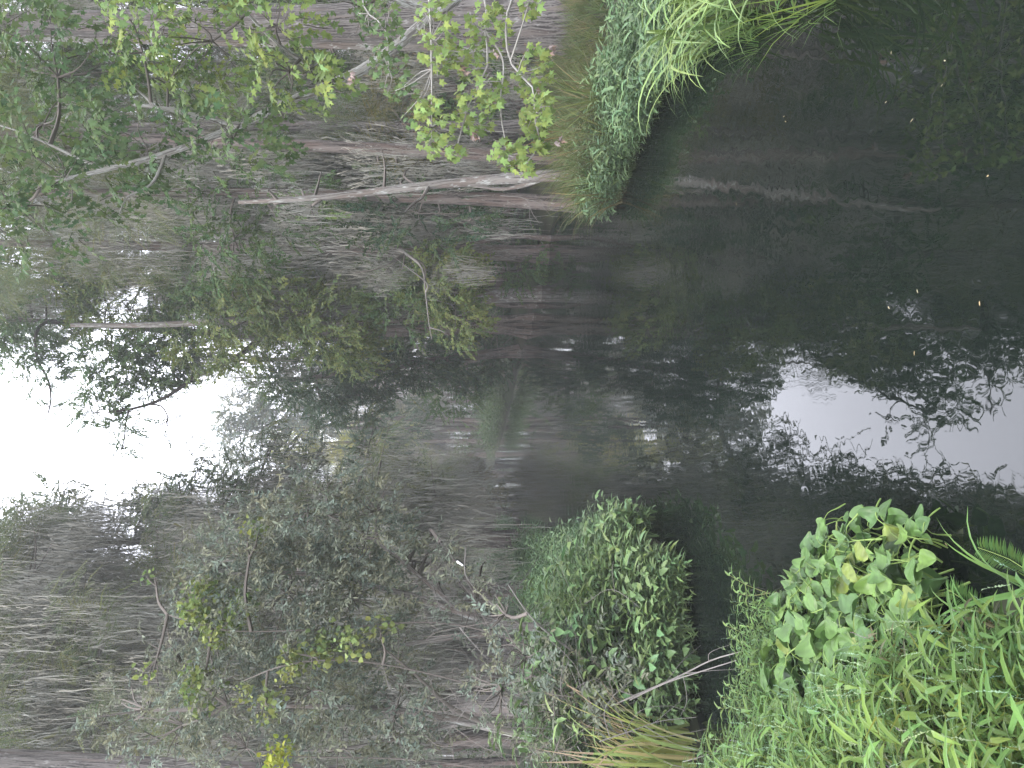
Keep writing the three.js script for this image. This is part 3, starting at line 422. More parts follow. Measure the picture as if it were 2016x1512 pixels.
blobTree({ name: 'shrub', category: 'shrub', seed: 26, label: 'rounded green shrub standing in the recess under the moss hung cypress', trunk: [footAt(1085, 525, 20.5), at(1040, 530, 20.5), at(1000, 535, 20.5)], r0: 0.04, r1: 0.02, kind: 'small', col: COL.green, scale: 1,
  foliage: [{ at: [1020, 530, 20.3, 50, 36, 0.9], cov: 1 }, { at: [1060, 510, 20, 34, 40, 0.8], cov: 1 }, { at: [980, 470, 20.5, 60, 40, 1], cov: 0.7, col: COL.dark }] });
// thin bare trunks in the dark recess under the overhanging trees
[[1066, 600, 23, 930, 590, 0.07], [1062, 622, 24, 880, 628, 0.09], [1064, 655, 24.5, 960, 640, 0.05], [1060, 585, 25, 860, 575, 0.08], [1050, 668, 27, 950, 655, 0.05], [1075, 470, 19, 900, 486, 0.05]].forEach(([x, y, d, x2, y2, w], i) => {
  const g0 = footAt(x, y, d), g = thing('bare_trunk', ['bare dark trunk in the shaded recess below the yellow green tree', 'thickest bare trunk in the shaded recess below the overhanging trees', 'thin trunk tilted left at the water edge of the shaded recess', 'bare trunk set far back in the shaded recess', 'thin pale tilted stem at the left end of the shaded recess', 'thin leaning stem under the moss hung cypress'][i], 'tree', g0);
  part('trunk', tube([g0, g0.clone().lerp(at(x2, y2, d), 0.5).add(new V3(0.05 * i - 0.1, 0, 0)), at(x2, y2, d), at(x2 - 260, y2 + 10, d)], taper(w * 1.3, w * 0.5), 8, 14, (s, a) => 1 + 0.4 * Math.exp(-s / 0.4) + 0.1 * noise3(Math.cos(a), s, i)), M.cypressBark, g);
  const r = rnd(300 + i), br = []; for (let k = 0; k < 7; k++) { const o = at(lerp(x, x2, 0.3 + 0.7 * r()), lerp(y, y2, 0.5), d), e = o.clone().add(new V3((r() - 0.5) * 1.6, (r() - 0.2) * 1.2, (r() - 0.5))); br.push(tube([o, o.clone().lerp(e, 0.5).add(rv(r).multiplyScalar(0.1)), e], taper(0.014, 0.004), 4, 5)); }
  part('branches', mergeGeometries(br), M.twig, g, 'stuff');
});

// ---------------------------------------------------------------- the end of the channel
{
  const r = rnd(51), ys = [776, 790, 812, 838, 846, 858, 872, 884, 895, 908, 918, 934, 948, 965, 984, 1002, 1024, 1050, 760, 735];
  ys.forEach((y, i) => {
    const d = 73 + r() * 9, k = ['thin', 'straight', 'slim'][i % 3];
    cypress({ seed: 60 + i, base: [965, y, d], h: 13 + 8 * r(), r: 0.13 + 0.12 * r(), from: 0.25, limbs: 16, spread: 2.6, leafPer: 7, mossPer: 5, scale: 1.9, mossScale: 1.9, leafGate: -0.1, col: r() < 0.25 ? COL.gold.map((c) => c * 0.8) : COL.cypress, mossCol: [0.2, 0.19, 0.16], group: 'cypresses lined up at the far end of the channel',
      label: 'slim moss hung cypress trunk in the row closing the far end of the channel' });
  });
  blobTree({ name: 'cypress_tree', seed: 90, label: 'golden green rounded crown in the gap below the sky', trunk: [footAt(965, 868, 66), at(800, 868, 66), at(640, 872, 66), at(545, 874, 66)], r0: 0.2, r1: 0.06, kind: 'feather', col: COL.gold, scale: 2.2, foliage: [{ at: [578, 876, 66, 42, 38, 1.8], cov: 2.2, kind: 'small', scale: 1.5, col: [0.25, 0.26, 0.05], gate: -0.6 }, { at: [650, 850, 66, 40, 36, 1.6], cov: 1.2 }, { at: [690, 905, 66, 40, 36, 1.6], cov: 1 }, { at: [770, 850, 66, 50, 40, 1.6], cov: 0.6 }] });
  blobTree({ name: 'swamp_tree', seed: 91, label: 'thin grey green tree reaching into the sky gap beside the golden crown', trunk: [footAt(968, 842, 58), at(700, 842, 58), at(560, 842, 58), at(470, 843, 58)], r0: 0.17, r1: 0.03, bark: M.darkTwig, stickMat: M.darkTwig, kind: 'small', col: COL.grey, scale: 1.9, foliage: [{ at: [450, 838, 58, 26, 26, 1.2], cov: 0.7 }, { at: [430, 870, 58, 22, 26, 1.2], cov: 0.6 }, { at: [480, 868, 58, 40, 40, 1.4], cov: 1.5 }, { at: [475, 806, 58, 42, 34, 1.4], cov: 1.4 }, { at: [560, 800, 58, 50, 40, 1.6], cov: 1.4 }, { at: [620, 830, 58, 50, 34, 1.6], cov: 1.2 }, { at: [530, 835, 58, 36, 36, 1.4], cov: 1.5 }, { at: [460, 930, 60, 36, 30, 1.4], cov: 1.3 }, { at: [640, 800, 58, 60, 40, 1.8], cov: 1 }, { at: [740, 890, 60, 60, 50, 2], cov: 1.1, col: COL.dark }, { at: [790, 830, 58, 60, 40, 1.8], cov: 1, col: COL.dark }] });
  blobTree({ name: 'shrub', category: 'shrub', seed: 92, label: 'brownish twiggy shrub at the water edge left of the channel end', trunk: [footAt(990, 970, 48), at(960, 968, 48), at(920, 960, 48)], r0: 0.06, r1: 0.02, kind: 'small', col: [0.1, 0.09, 0.035], scale: 1.3, stickMat: M.darkTwig, sticks: 14, foliage: [{ at: [945, 960, 48, 40, 34, 1.4], cov: 0.7 }, { at: [975, 985, 46, 24, 24, 1.2], cov: 0.7 }, { at: [925, 930, 48, 22, 20, 1], cov: 0.5 }] });
}
// the woods beyond, too far to tell its trees apart
{
  const r = rnd(57), g = new THREE.Group(); g.name = 'distant_woods'; scene.add(g); tag(g, 'hazy mass of moss hung woods closing the view beyond the channel', 'woods', null, 'stuff');
  const fol = [], moss = [], tr = [];
  for (let i = 0; i < 210; i++) {
    const a = (r() - 0.5) * 2.2, d = 88 + r() * 26, x = Math.sin(a) * d * 1.1 - 4, z = -Math.cos(a) * d, y0 = groundY(x, z), H = 13 + r() * 9; if (z > -30) continue;
    tr.push(tube([new V3(x, y0, z), new V3(x + r() - 0.5, y0 + H, z)], taper(0.26, 0.06), 6, 5));
    for (let k = 0; k < 42; k++) { const t = 0.01 + 0.99 * Math.pow(r(), 1.25), w = 3.2 * (1.15 - t) + 1.2, p = new V3(x + (r() - 0.5) * 2 * w, y0 + H * t, z + (r() - 0.5) * 2 * w); fol.push([p, rv(r), 3 + 2 * r(), jit(r, r() < 0.15 ? COL.gold : COL.cypress, 0.25)]); if (k % 2) moss.push([p.clone().add(rv(r)), null, 2.6 + r() * 1.6, mjit(r, [0.2, 0.19, 0.16], 0.2)]); }
  }
  for (let i = 0; i < 2600; i++) { const x = -34 + r() * 50, z = -77 - r() * 12, p = new V3(x, groundY(x, z) + Math.pow(r(), 1.4) * 5.5, z); fol.push([p, rv(r), 2.6 + 2 * r(), jit(r, r() < 0.5 ? COL.green : COL.cypress, 0.3)]); }
  part('trunks', mergeGeometries(tr), M.cypressBark, g, 'stuff'); scatter('foliage', S.feather, M.leaf, fol, g, r); scatter('spanish_moss', S.moss, M.moss, moss, g, r, true);
}
// woods behind each bank, filling between the trees that can be told apart
function thicket(name, label, seed, n, pick, colA, colB, undergrowth = 0.4) {
  const r = rnd(seed), g = new THREE.Group(); g.name = name; scene.add(g); tag(g, label, 'woods', null, 'stuff'); const fol = [], moss = [], tr = [], low = [];
  for (let i = 0; i < n; i++) {
    const [x, z] = pick(r), y0 = groundY(x, z), H = 9 + r() * 11; tr.push(tube([new V3(x, y0 - 0.1, z), new V3(x + r() - 0.5, y0 + H * 0.5, z + r() - 0.5), new V3(x + (r() - 0.5) * 2, y0 + H, z)], taper(0.1 + 0.14 * r(), 0.05), 7, 8));
    for (let k = 0; k < 40; k++) { const t = 0.15 + 0.85 * r(), w = 2.2 * (1.15 - t) + 0.6, p = new V3(x + (r() - 0.5) * 2 * w, y0 + H * t, z + (r() - 0.5) * 2 * w); if (noise3(p.x * 0.4, p.y * 0.4, p.z * 0.4) > -0.1) fol.push([p, rv(r), 1.7 + r(), jit(r, r() < 0.5 ? colA : colB, 0.25)]); else if (r() < 0.45) moss.push([p, null, 1.5 + r(), mjit(r, COL.moss, 0.16)]); }
    for (let k = 0; k < 34 * undergrowth; k++) { const p = new V3(x + (r() - 0.5) * 5, 0, z + (r() - 0.5) * 5); p.y = groundY(p.x, p.z); if (p.y < 0.05) continue; low.push([p.clone().setY(p.y + Math.pow(r(), 2) * 2.4), rv(r).add(new V3(0, 0.6, 0)), 1.1 + r(), jit(r, r() < 0.6 ? COL.green : [0.07, 0.08, 0.04], 0.3)]); }
  }
  part('trunks', mergeGeometries(tr), M.cypressBark, g, 'stuff'); scatter('foliage', S.small, M.leaf, fol, g, r); scatter('spanish_moss', S.moss, M.moss, moss, g, r, true); if (low.length) scatter('undergrowth', S.small, M.leaf, low, g, r);
}
thicket('right_bank_woods', 'dim woods of trunks and moss filling the right bank behind the nearer trees', 71, 95, (r) => { const d = 16 + r() * 50; return [shoreR(d) + 1.5 + Math.pow(r(), 0.8) * 16, -d]; }, COL.green, COL.cypress, 1.0);
thicket('left_bank_woods', 'dim mossy woods filling the left bank behind the nearer cypresses', 72, 80, (r) => { const d = 19 + r() * 48; return [shoreL(d) - 2.5 - Math.pow(r(), 0.8) * 18, -d]; }, COL.cypress, COL.cypress);

// ---------------------------------------------------------------- left bank: cypresses under Spanish moss
{
  const L = (seed, base, label, o = {}) => cypress({ seed, base, label, spread: 3.4, limbs: 46, from: 0.16, leafPer: 12, mossPer: 17, scale: 1.25, mossScale: 1.25, r: 0.24, flare: 0.7, h: 19, ...o });
  L(101, [1010, 1062, 24], 'moss draped cypress at the left edge of the sky gap', { h: 18, spread: 3.3, bark: M.cypressBark, limbBark: M.darkTwig, mossPer: 7, leafGate: -0.7, kind: 'small', col: [0.09, 0.115, 0.06], scale: 1.1 });
  L(102, [1060, 1170, 20], 'cypress with brown trunk hidden in thick moss behind the grey green bush', { h: 17.5, mossPer: 20 });
  L(103, [1100, 1290, 17.5], 'reddish trunked cypress seen through the twigs of the grey green bush', { h: 18, bark: M.redBark, mossPer: 20, r: 0.28 });
  L(104, [1120, 1380, 16], 'cypress with pale rusty trunk low behind the dead grey branches', { h: 16, bark: M.redBark, mossPer: 15, spread: 3 });
  L(105, [1060, 1452, 21], 'dark slender cypress standing against bright sky at the upper left', { h: 19, mossPer: 9, leafPer: 10, spread: 2.6, r: 0.2 });
  L(106, [1010, 1165, 29], 'tall cypress behind the moss draped one at the left edge of the sky gap', { h: 22, kind: 'small', col: [0.09, 0.115, 0.06], leafGate: -0.4, scale: 1.0, mossScale: 1.5, mossPer: 10 });
  L(107, [1010, 1250, 27], 'tall mossy cypress at back left above the vine covered bush', { h: 23, scale: 1.5, mossScale: 1.5, mossPer: 11 });
  L(108, [1000, 1370, 26], 'tall mossy cypress at back left beside the dark slender one', { h: 21, scale: 1.5, mossScale: 1.5, mossPer: 10 });
  L(109, [995, 1040, 36], 'cypress overhanging the narrow left shore far down the channel', { h: 17, scale: 1.7, mossScale: 1.7, mossPer: 8, leafPer: 8 });
  L(110, [990, 1010, 46], 'small far cypress on the left shore nearest the channel end', { h: 14, scale: 2, mossScale: 2, mossPer: 6, leafPer: 7, limbs: 30 });
  // the corner trunk, close and rough
  blobTree({ name: 'cypress_tree', seed: 112, label: 'rough brown trunk cut off by the left edge of the view at the top', trunk: [footAt(1150, 1575, 11), at(900, 1560, 11), at(400, 1530, 11), at(100, 1508, 11), at(-200, 1490, 11)], r0: 0.3, r1: 0.16, bark: M.redBark, foliage: [{ at: [-150, 1480, 11, 80, 80, 1], kind: 'feather', col: COL.cypress }], moss: [{ at: [300, 1520, 11, 120, 30, 0.4], cov: 0.5 }] });
}
// ---------------------------------------------------------------- left bank: bushes, vines, marsh plants
blobTree({ name: 'bush', category: 'bush', seed: 121, label: 'big grey green willowy bush over the left marsh plants', trunk: [gy(new V3(-2.9, 0, -9.2)), at(1000, 1230, 9.2), at(800, 1170, 9.2), at(600, 1130, 9.2), at(450, 1130, 9.2)], r0: 0.06, r1: 0.02, flare: 0.2, bark: M.greyBark, kind: 'lance', col: COL.grey, sticks: 12, gate: -0.15,
  limbs: [{ p: [[1030, 1240, 9.2], [850, 1260, 9], [700, 1290, 9], [560, 1310, 9]], r: [0.04, 0.012] }, { p: [[900, 1200, 9.2], [760, 1080, 9.2], [620, 1000, 9.3]], r: [0.03, 0.008] }, { p: [[960, 1215, 9.2], [900, 1110, 9], [860, 1060, 9]], r: [0.02, 0.006] }],
  foliage: [{ at: [480, 1085, 9.2, 85, 75, 0.8], cov: 1.5 }, { at: [600, 1010, 9.3, 95, 60, 0.8], cov: 1.5 }, { at: [560, 1180, 9, 130, 105, 0.9], cov: 1.7 }, { at: [720, 1065, 9.2, 90, 70, 0.8], cov: 1.4 }, { at: [690, 1190, 9, 110, 95, 0.9], cov: 1.6 }, { at: [640, 955, 9.6, 60, 30, 0.5], cov: 0.8, gate: 0.05 }, { at: [740, 985, 9.4, 60, 40, 0.6], cov: 0.8, gate: 0.05 }, { at: [850, 1130, 9, 60, 60, 0.7], cov: 0.8, gate: 0.1 }, { at: [930, 1190, 8.8, 50, 60, 0.6], cov: 0.7, gate: 0.1 }, { at: [400, 1160, 9.2, 50, 60, 0.6], cov: 0.9 }],
  moss: [{ at: [890, 1075, 9.6, 60, 24, 0.3], scale: 0.8, cov: 0.9 }, { at: [940, 1110, 9.8, 50, 40, 0.4], scale: 0.8, cov: 0.8 }, { at: [870, 1100, 9.6, 60, 16, 0.3], scale: 0.8, cov: 1 }] });
blobTree({ name: 'bush', category: 'bush', seed: 122, label: 'grey green bush at the left edge under the dark slender cypress', trunk: [gy(new V3(-4.3, 0, -8.8)), at(1000, 1440, 8.8), at(800, 1400, 8.8), at(600, 1390, 8.8), at(450, 1390, 8.8)], r0: 0.055, r1: 0.02, flare: 0.2, bark: M.greyBark, kind: 'lance', col: COL.grey, sticks: 12, gate: -0.15,
  limbs: [{ p: [[1010, 1440, 8.8], [900, 1400, 8.7], [820, 1330, 8.6], [760, 1280, 8.6]], r: [0.035, 0.01], bark: M.twig }, { p: [[900, 1425, 8.8], [700, 1470, 8.8], [500, 1480, 8.8]], r: [0.03, 0.008] }],
  foliage: [{ at: [430, 1330, 9, 85, 85, 0.8], cov: 1.4 }, { at: [610, 1350, 8.8, 120, 85, 0.9], cov: 1.7 }, { at: [780, 1390, 8.7, 70, 75, 0.7], cov: 1.2 }, { at: [330, 1440, 9, 65, 65, 0.7], cov: 1.0 }, { at: [480, 1470, 8.8, 85, 50, 0.7], cov: 1.4 }, { at: [660, 1480, 8.7, 90, 50, 0.7], cov: 1.4 }, { at: [820, 1480, 8.6, 60, 40, 0.6], cov: 0.8 }, { at: [240, 1400, 9.2, 60, 40, 0.5], cov: 0.6, gate: 0.05 }, { at: [330, 1280, 9.2, 40, 50, 0.5], cov: 0.6 }] });
{ // dead brush inside the bushes, low on the left
  const r = rnd(126), o0 = gy(new V3(-3.6, 0, -8.2)), g = thing('brushwood', 'tangle of bare grey and brown twigs in the shade under the left bushes', 'brushwood', o0), parts = [[], []];
  for (let i = 0; i < 190; i++) { const b = blob(r() < 0.7 ? [930, 1330, 8.3, 170, 170, 0.9] : [1180, 1420, 7, 130, 80, 0.4]), p = inBlob(b, r, 0.4), d = rv(r).add(new V3(0.1, 0.5, 0)).normalize(), L = 0.35 + 0.8 * r(), q = add(p, d, L * 0.5).add(rv(r).multiplyScalar(0.1)), e = add(p, d, L).add(rv(r).multiplyScalar(0.25)).add(new V3(0, -0.12, 0)); if (p.y < 0.1) continue; const w = 0.0025 + 0.004 * r() * r(); parts[i % 2].push(tube([p, q, e], taper(w, 0.0015), 4, 7)); if (r() < 0.6) parts[i % 2].push(tube([q, q.clone().lerp(e, 0.5).add(rv(r).multiplyScalar(0.12)), e.clone().add(rv(r).multiplyScalar(0.3))], taper(w * 0.6, 0.0012), 4, 5)); }
  part('twigs', mergeGeometries(parts[0]), M.deadTwig, g, 'stuff'); part('twigs', mergeGeometries(parts[1]), M.twig, g, 'stuff');
}
blobTree({ name: 'bush', category: 'bush', seed: 123, label: 'low grey green bush in front of the marsh plants beside the spiky grass', trunk: [gy(new V3(-3.4, 0, -7.6)), at(1240, 1380, 7.6), at(1150, 1360, 7.6), at(1050, 1330, 7.6)], r0: 0.035, r1: 0.012, flare: 0.2, bark: M.greyBark, kind: 'lance', col: COL.grey.map((x) => x * 1.05), sticks: 14, gate: -0.1, scale: 0.95,
  limbs: [{ p: [[1240, 1380, 7.6], [1150, 1300, 7.3], [1050, 1220, 7.2], [1000, 1150, 7.2]], r: [0.018, 0.005] }],
  foliage: [{ at: [1150, 1340, 7.4, 75, 75, 0.6], cov: 1.5 }, { at: [1230, 1260, 7.2, 70, 55, 0.5], cov: 1.0 }, { at: [1080, 1420, 7.6, 60, 50, 0.5], cov: 1.3 }, { at: [1030, 1280, 7.6, 70, 60, 0.6], cov: 0.8, gate: 0.05 }, { at: [970, 1360, 7.8, 50, 60, 0.5], cov: 0.8 }, { at: [1270, 1330, 7.1, 45, 40, 0.3], cov: 0.7 }, { at: [980, 1210, 7.7, 40, 40, 0.4], cov: 0.5, gate: 0.1 }] });
blobTree({ name: 'vine', category: 'vine', seed: 131, label: 'yellow green vine climbing over the top of the big grey green bush', trunk: [gy(new V3(-3.4, 0, -8.6)), at(900, 1230, 8.6), at(620, 1240, 8.4), at(440, 1240, 8.4), at(330, 1210, 8.6)], r0: 0.012, r1: 0.006, flare: 0, bark: M.twig, kind: 'vine', col: COL.vine, sticks: 4, scale: 1,
  foliage: [{ at: [395, 1185, 8.6, 34, 42, 0.3], cov: 1.6 }, { at: [435, 1235, 8.5, 36, 34, 0.3], cov: 1.5 }, { at: [470, 1200, 8.4, 30, 26, 0.3], cov: 1 }, { at: [300, 1135, 8.8, 26, 6, 0.1], cov: 0.8 }, { at: [490, 1050, 8.6, 22, 16, 0.2], cov: 1 }, { at: [400, 1355, 8.5, 36, 36, 0.3], cov: 1.2 }, { at: [300, 1330, 8.6, 20, 10, 0.1], cov: 1 }] });
blobTree({ name: 'vine', category: 'vine', seed: 132, label: 'bright yellow green vine clusters hanging in the middle of the left bushes', trunk: [gy(new V3(-3.9, 0, -8.3)), at(900, 1340, 8.3), at(680, 1300, 8.1), at(560, 1310, 8.1), at(480, 1340, 8.2)], r0: 0.012, r1: 0.006, flare: 0, bark: M.twig, kind: 'vine', col: [0.165, 0.21, 0.065], sticks: 4, scale: 1,
  foliage: [{ at: [560, 1312, 8.1, 24, 26, 0.25], cov: 1.6 }, { at: [612, 1290, 8.1, 32, 24, 0.25], cov: 1.6 }, { at: [655, 1270, 8.1, 26, 26, 0.25], cov: 1.5 }, { at: [525, 1395, 8.1, 20, 24, 0.2], cov: 1.5 }, { at: [690, 1262, 8.0, 24, 16, 0.2], cov: 1.3 }, { at: [750, 1240, 8.0, 40, 12, 0.2], cov: 0.8 }, { at: [490, 1360, 8.2, 16, 16, 0.15], cov: 1 }] });
blobTree({ name: 'vine', category: 'vine', seed: 133, label: 'small yellow vine clump at the left edge beside the bush', trunk: [gy(new V3(-4.6, 0, -8.2)), at(900, 1505, 8.2), at(540, 1488, 8.1)], r0: 0.012, r1: 0.006, flare: 0, bark: M.twig, kind: 'vine', col: [0.22, 0.26, 0.03], sticks: 4, scale: 1, foliage: [{ at: [540, 1488, 8.1, 26, 22, 0.25], cov: 1.7 }] });

function bed(name, label, category, seed, n, kinds, mat, pick) { // a mass of herbs
  const r = rnd(seed), g = new THREE.Group(); g.name = numbered(name); scene.add(g); tag(g, label, category, null, 'stuff'); const lists = kinds.map(() => []);
  for (let i = 0; i < n; i++) { const q = pick(r); if (!q) continue; const k = Math.floor(r() * kinds.length); lists[k].push([q.p, null, q.s * (0.75 + 0.5 * r()), jit(r, q.c, 0.25)]); }
  kinds.forEach((k, i) => scatter('leaves', S[k], mat, lists[i], g, r)); return g;
}
const MARSH = [0.105, 0.175, 0.055];
bed('marsh_plants', 'dense broad leaved green marsh plants jutting into the water from the left bank', 'marsh plants', 141, 1700, ['herb', 'spade', 'herb'], M.gloss, (r) => { if (r() < 0.22) { const x = -1.6 - r() * 1.3, z = -(6.55 + r() * 0.6 + 0.25 * sstep(x, -2.6, -1.7)); return { p: new V3(x, Math.max(0, groundY(x, z)) - 0.04 + 0.1 * r(), z), s: 0.6 + 0.4 * r(), c: MARSH }; } const d = 6.9 + Math.pow(r(), 1.3) * 3.6, edge = shoreL(d) - 0.02 + 0.42 * noise3(d * 1.5, 4, 0) + 0.15 * noise3(d * 5, 7, 0), x = edge - Math.pow(r(), 1.2) * 2.4, z = -d; const tall = (0.42 + 0.75 * sstep(edge - x, 0, 1.1)) * (0.85 + 0.7 * noise3(x * 2.4, 2, z * 2.4)) * (r() < 0.06 ? 1.5 : 1) * (1.05 - 0.4 * sstep(d, 8, 10.5)); return { p: new V3(x, Math.max(0.02, groundY(x, z)) + r() * 0.45 * tall, z), s: 0.75 + 0.6 * tall * r(), c: MARSH }; });
bed('marsh_plants', 'narrow green strip of marsh plants tapering down the left shore', 'marsh plants', 142, 1500, ['herb'], M.gloss, (r) => { const d = 9.5 + Math.pow(r(), 1.5) * 25, x = shoreL(d) + 0.15 + 0.3 * noise3(d * 0.8, 3, 0) - Math.pow(r(), 1.2) * 2, z = -d; return { p: new V3(x, Math.max(0.02, groundY(x, z)) + r() * 0.35, z), s: (0.75 + 0.5 * r()) * (0.8 + 0.4 * sstep(d, 12, 25)), c: [0.085, 0.16, 0.055] }; });
bed('bank_plants', 'dense green leafy plants along the right bank edge under the trunks', 'marsh plants', 143, 1700, ['herb'], M.gloss, (r) => { const d = 6.3 + r() * 4.6, x = shoreR(d) - 0.2 + Math.pow(r(), 1.1) * 1.2, z = -d; return { p: new V3(x, Math.max(0.0, Math.min(0.1, groundY(x, z))) + r() * 0.08, z), s: 0.45 + 0.5 * r(), c: [0.085, 0.155, 0.055] }; });
bed('bank_grass', 'olive brown fine grass behind the right bank plants', 'grass', 144, 1500, ['grass'], M.leaf, (r) => { const d = 9 + r() * 7.5, x = shoreR(d) - 0.1 + r() * 2.9, z = -d; const far = x > 3.7; return { p: new V3(x, groundY(x, z) - 0.02, z), s: far ? 0.3 + 0.35 * r() : 0.6 + 0.9 * r(), c: r() < 0.3 ? [0.13, 0.11, 0.05] : [0.085, 0.11, 0.033] }; });
bed('bank_grass', 'short green grass on the near right bank under the arching tuft', 'grass', 146, 300, ['grass', 'herb'], M.leaf, (r) => { const d = 2.2 + r() * 4.4, x = shoreR(d) - 0.1 + r() * 1.6, z = -d; return { p: new V3(x, groundY(x, z) - 0.03, z), s: 0.5 + 0.4 * r(), c: [0.1, 0.17, 0.035] }; });
bed('marsh_plants', 'small green clump of marsh plants pointing into the far channel', 'marsh plants', 145, 260, ['herb', 'herb'], M.leaf, (r) => { const d = 36 + r() * 17, x = shoreR(d) - 0.5 + Math.pow(r(), 1.2) * 2.4, z = -d; return { p: new V3(x, Math.max(0.02, groundY(x, z)) + r() * 0.4, z), s: 1.3 + 0.9 * r(), c: [0.065, 0.105, 0.038] }; });

// spiky grass clump at the left edge
{
  const r = rnd(151), root = gy(new V3(-3.3, 0, -6.55)), g = thing('spiky_grass', 'clump of stiff yellow green strap leaved grass at the left edge of the water', 'grass clump', root);
  for (let i = 0; i < 85; i++) {
    const s = new Soup(), o = root.clone().add(new V3((r() - 0.5) * 0.6, 0.05, (r() - 0.5) * 0.4)), az = lerp(-1.6, 1.9, r()), tip = [0.4, 0.3, 0.2];
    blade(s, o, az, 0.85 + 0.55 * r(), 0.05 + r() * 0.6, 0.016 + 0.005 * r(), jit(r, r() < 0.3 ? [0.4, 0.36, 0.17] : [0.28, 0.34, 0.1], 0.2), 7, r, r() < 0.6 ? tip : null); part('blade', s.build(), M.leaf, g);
  }
}
// bright arching grass at the right edge
{
  const r = rnd(152), root = gy(new V3(2.75, 0, -4.35)), g = thing('arching_grass', 'bright green tuft of broad arching grass overhanging the water at the right edge', 'grass clump', root);
  for (let i = 0; i < 210; i++) {
    const s = new Soup(), o = new V3(lerp(2.15, 2.9, r()), 0, -lerp(3.7, 5.2, r())); o.y = Math.max(groundY(o.x, o.z), 0.15) + 0.1 + r() * 0.3;
    const az = Math.PI + (r() - 0.5) * 2.6; blade(s, o, az, 0.45 + 0.45 * r(), 0.75 + 0.6 * r(), 0.01 + 0.009 * r(), jit(r, [0.145, 0.225, 0.055], 0.3), 9, r); part('blade', s.build(), M.gloss, g);
  }
}
// dead branches low on the left
const deadWood = (label, seed, lines, mat = M.deadTwig, name = 'dead_branch') => { const p0 = at(...lines[0][0][0]); const g = thing(name, label, 'branch', p0); lines.forEach(([p, w0, w1], i) => part(i ? 'twig' : 'stem', tube(p.map((q) => at(...q)), taper(w0 * 0.65, w1 * 0.65), 6, 14), mat, g)); return g; };
deadWood('long pale dead branch slanting down to the water behind the water hyacinths', 1, [[[[1462, 1282, 5.3], [1400, 1300, 5.7], [1340, 1330, 6.1], [1260, 1365, 6.6], [1180, 1400, 7]], 0.007, 0.014], [[[1450, 1300, 5.4], [1380, 1322, 5.8], [1310, 1345, 6.2], [1240, 1378, 6.6]], 0.006, 0.01], [[[1395, 1302, 5.7], [1398, 1285, 5.6], [1440, 1268, 5.5]], 0.005, 0.002], [[[1350, 1326, 6], [1405, 1320, 5.8], [1450, 1318, 5.7]], 0.005, 0.002], [[[1310, 1345, 6.2], [1345, 1300, 6.4], [1380, 1270, 6.5]], 0.005, 0.002], [[[1345, 1330, 6.05], [1352, 1380, 6], [1340, 1410, 6]], 0.004, 0.002]]);
deadWood('tangle of thin grey dead twigs above the spiky grass', 2, [[[[1180, 1460, 6.3], [1240, 1440, 6.3], [1300, 1420, 6.3], [1370, 1412, 6.2]], 0.008, 0.003], [[[1230, 1443, 6.3], [1260, 1400, 6.4], [1320, 1390, 6.4], [1350, 1400, 6.3]], 0.005, 0.002], [[[1270, 1430, 6.3], [1320, 1460, 6.2], [1345, 1470, 6.2]], 0.005, 0.002], [[[1200, 1450, 6.3], [1190, 1400, 6.4], [1230, 1350, 6.5], [1290, 1320, 6.5]], 0.006, 0.002], [[[1290, 1422, 6.3], [1340, 1380, 6.4], [1365, 1360, 6.5]], 0.004, 0.002], [[[1240, 1440, 6.3], [1300, 1450, 6.2], [1390, 1436, 6.1]], 0.004, 0.002]]);
deadWood('bare curved twig over the dark inlet at the left edge', 3, [[[[1344, 1500, 5.6], [1380, 1490, 5.5], [1408, 1480, 5.5], [1462, 1455, 5.4]], 0.006, 0.003], [[[1344, 1470, 5.7], [1400, 1480, 5.6], [1430, 1470, 5.6]], 0.004, 0.002], [[[1408, 1480, 5.5], [1390, 1512, 5.5], [1384, 1530, 5.5]], 0.004, 0.002]]);
deadWood('bare forked twig leaning out of the left marsh plants', 4, [[[[1300, 1240, 7], [1240, 1180, 7], [1200, 1160, 7.1], [1150, 1190, 7.1]], 0.007, 0.003], [[[1210, 1165, 7], [1205, 1120, 7], [1208, 1105, 7]], 0.004, 0.002], [[[1240, 1180, 7], [1260, 1160, 7], [1330, 1130, 6.9]], 0.004, 0.002]]);
deadWood('pale bare twigs hanging over the water below the bent grey trunk', 5, [[[[985, 385, 14], [1035, 392, 13.8], [1048, 420, 13.6], [1062, 440, 13.5]], 0.012, 0.004], [[[1035, 392, 13.8], [1060, 400, 13.6], [1085, 425, 13.5]], 0.007, 0.003], [[[1042, 405, 13.7], [1045, 440, 13.6], [1068, 480, 13.5]], 0.006, 0.003]]);
deadWood('small sticks poking out of the far water in front of the channel end', 6, [[[[1094, 920, 19], [1092, 928, 19], [1090, 932, 19]], 0.008, 0.004], [[[1090, 912, 19], [1096, 924, 19]], 0.006, 0.003]]);

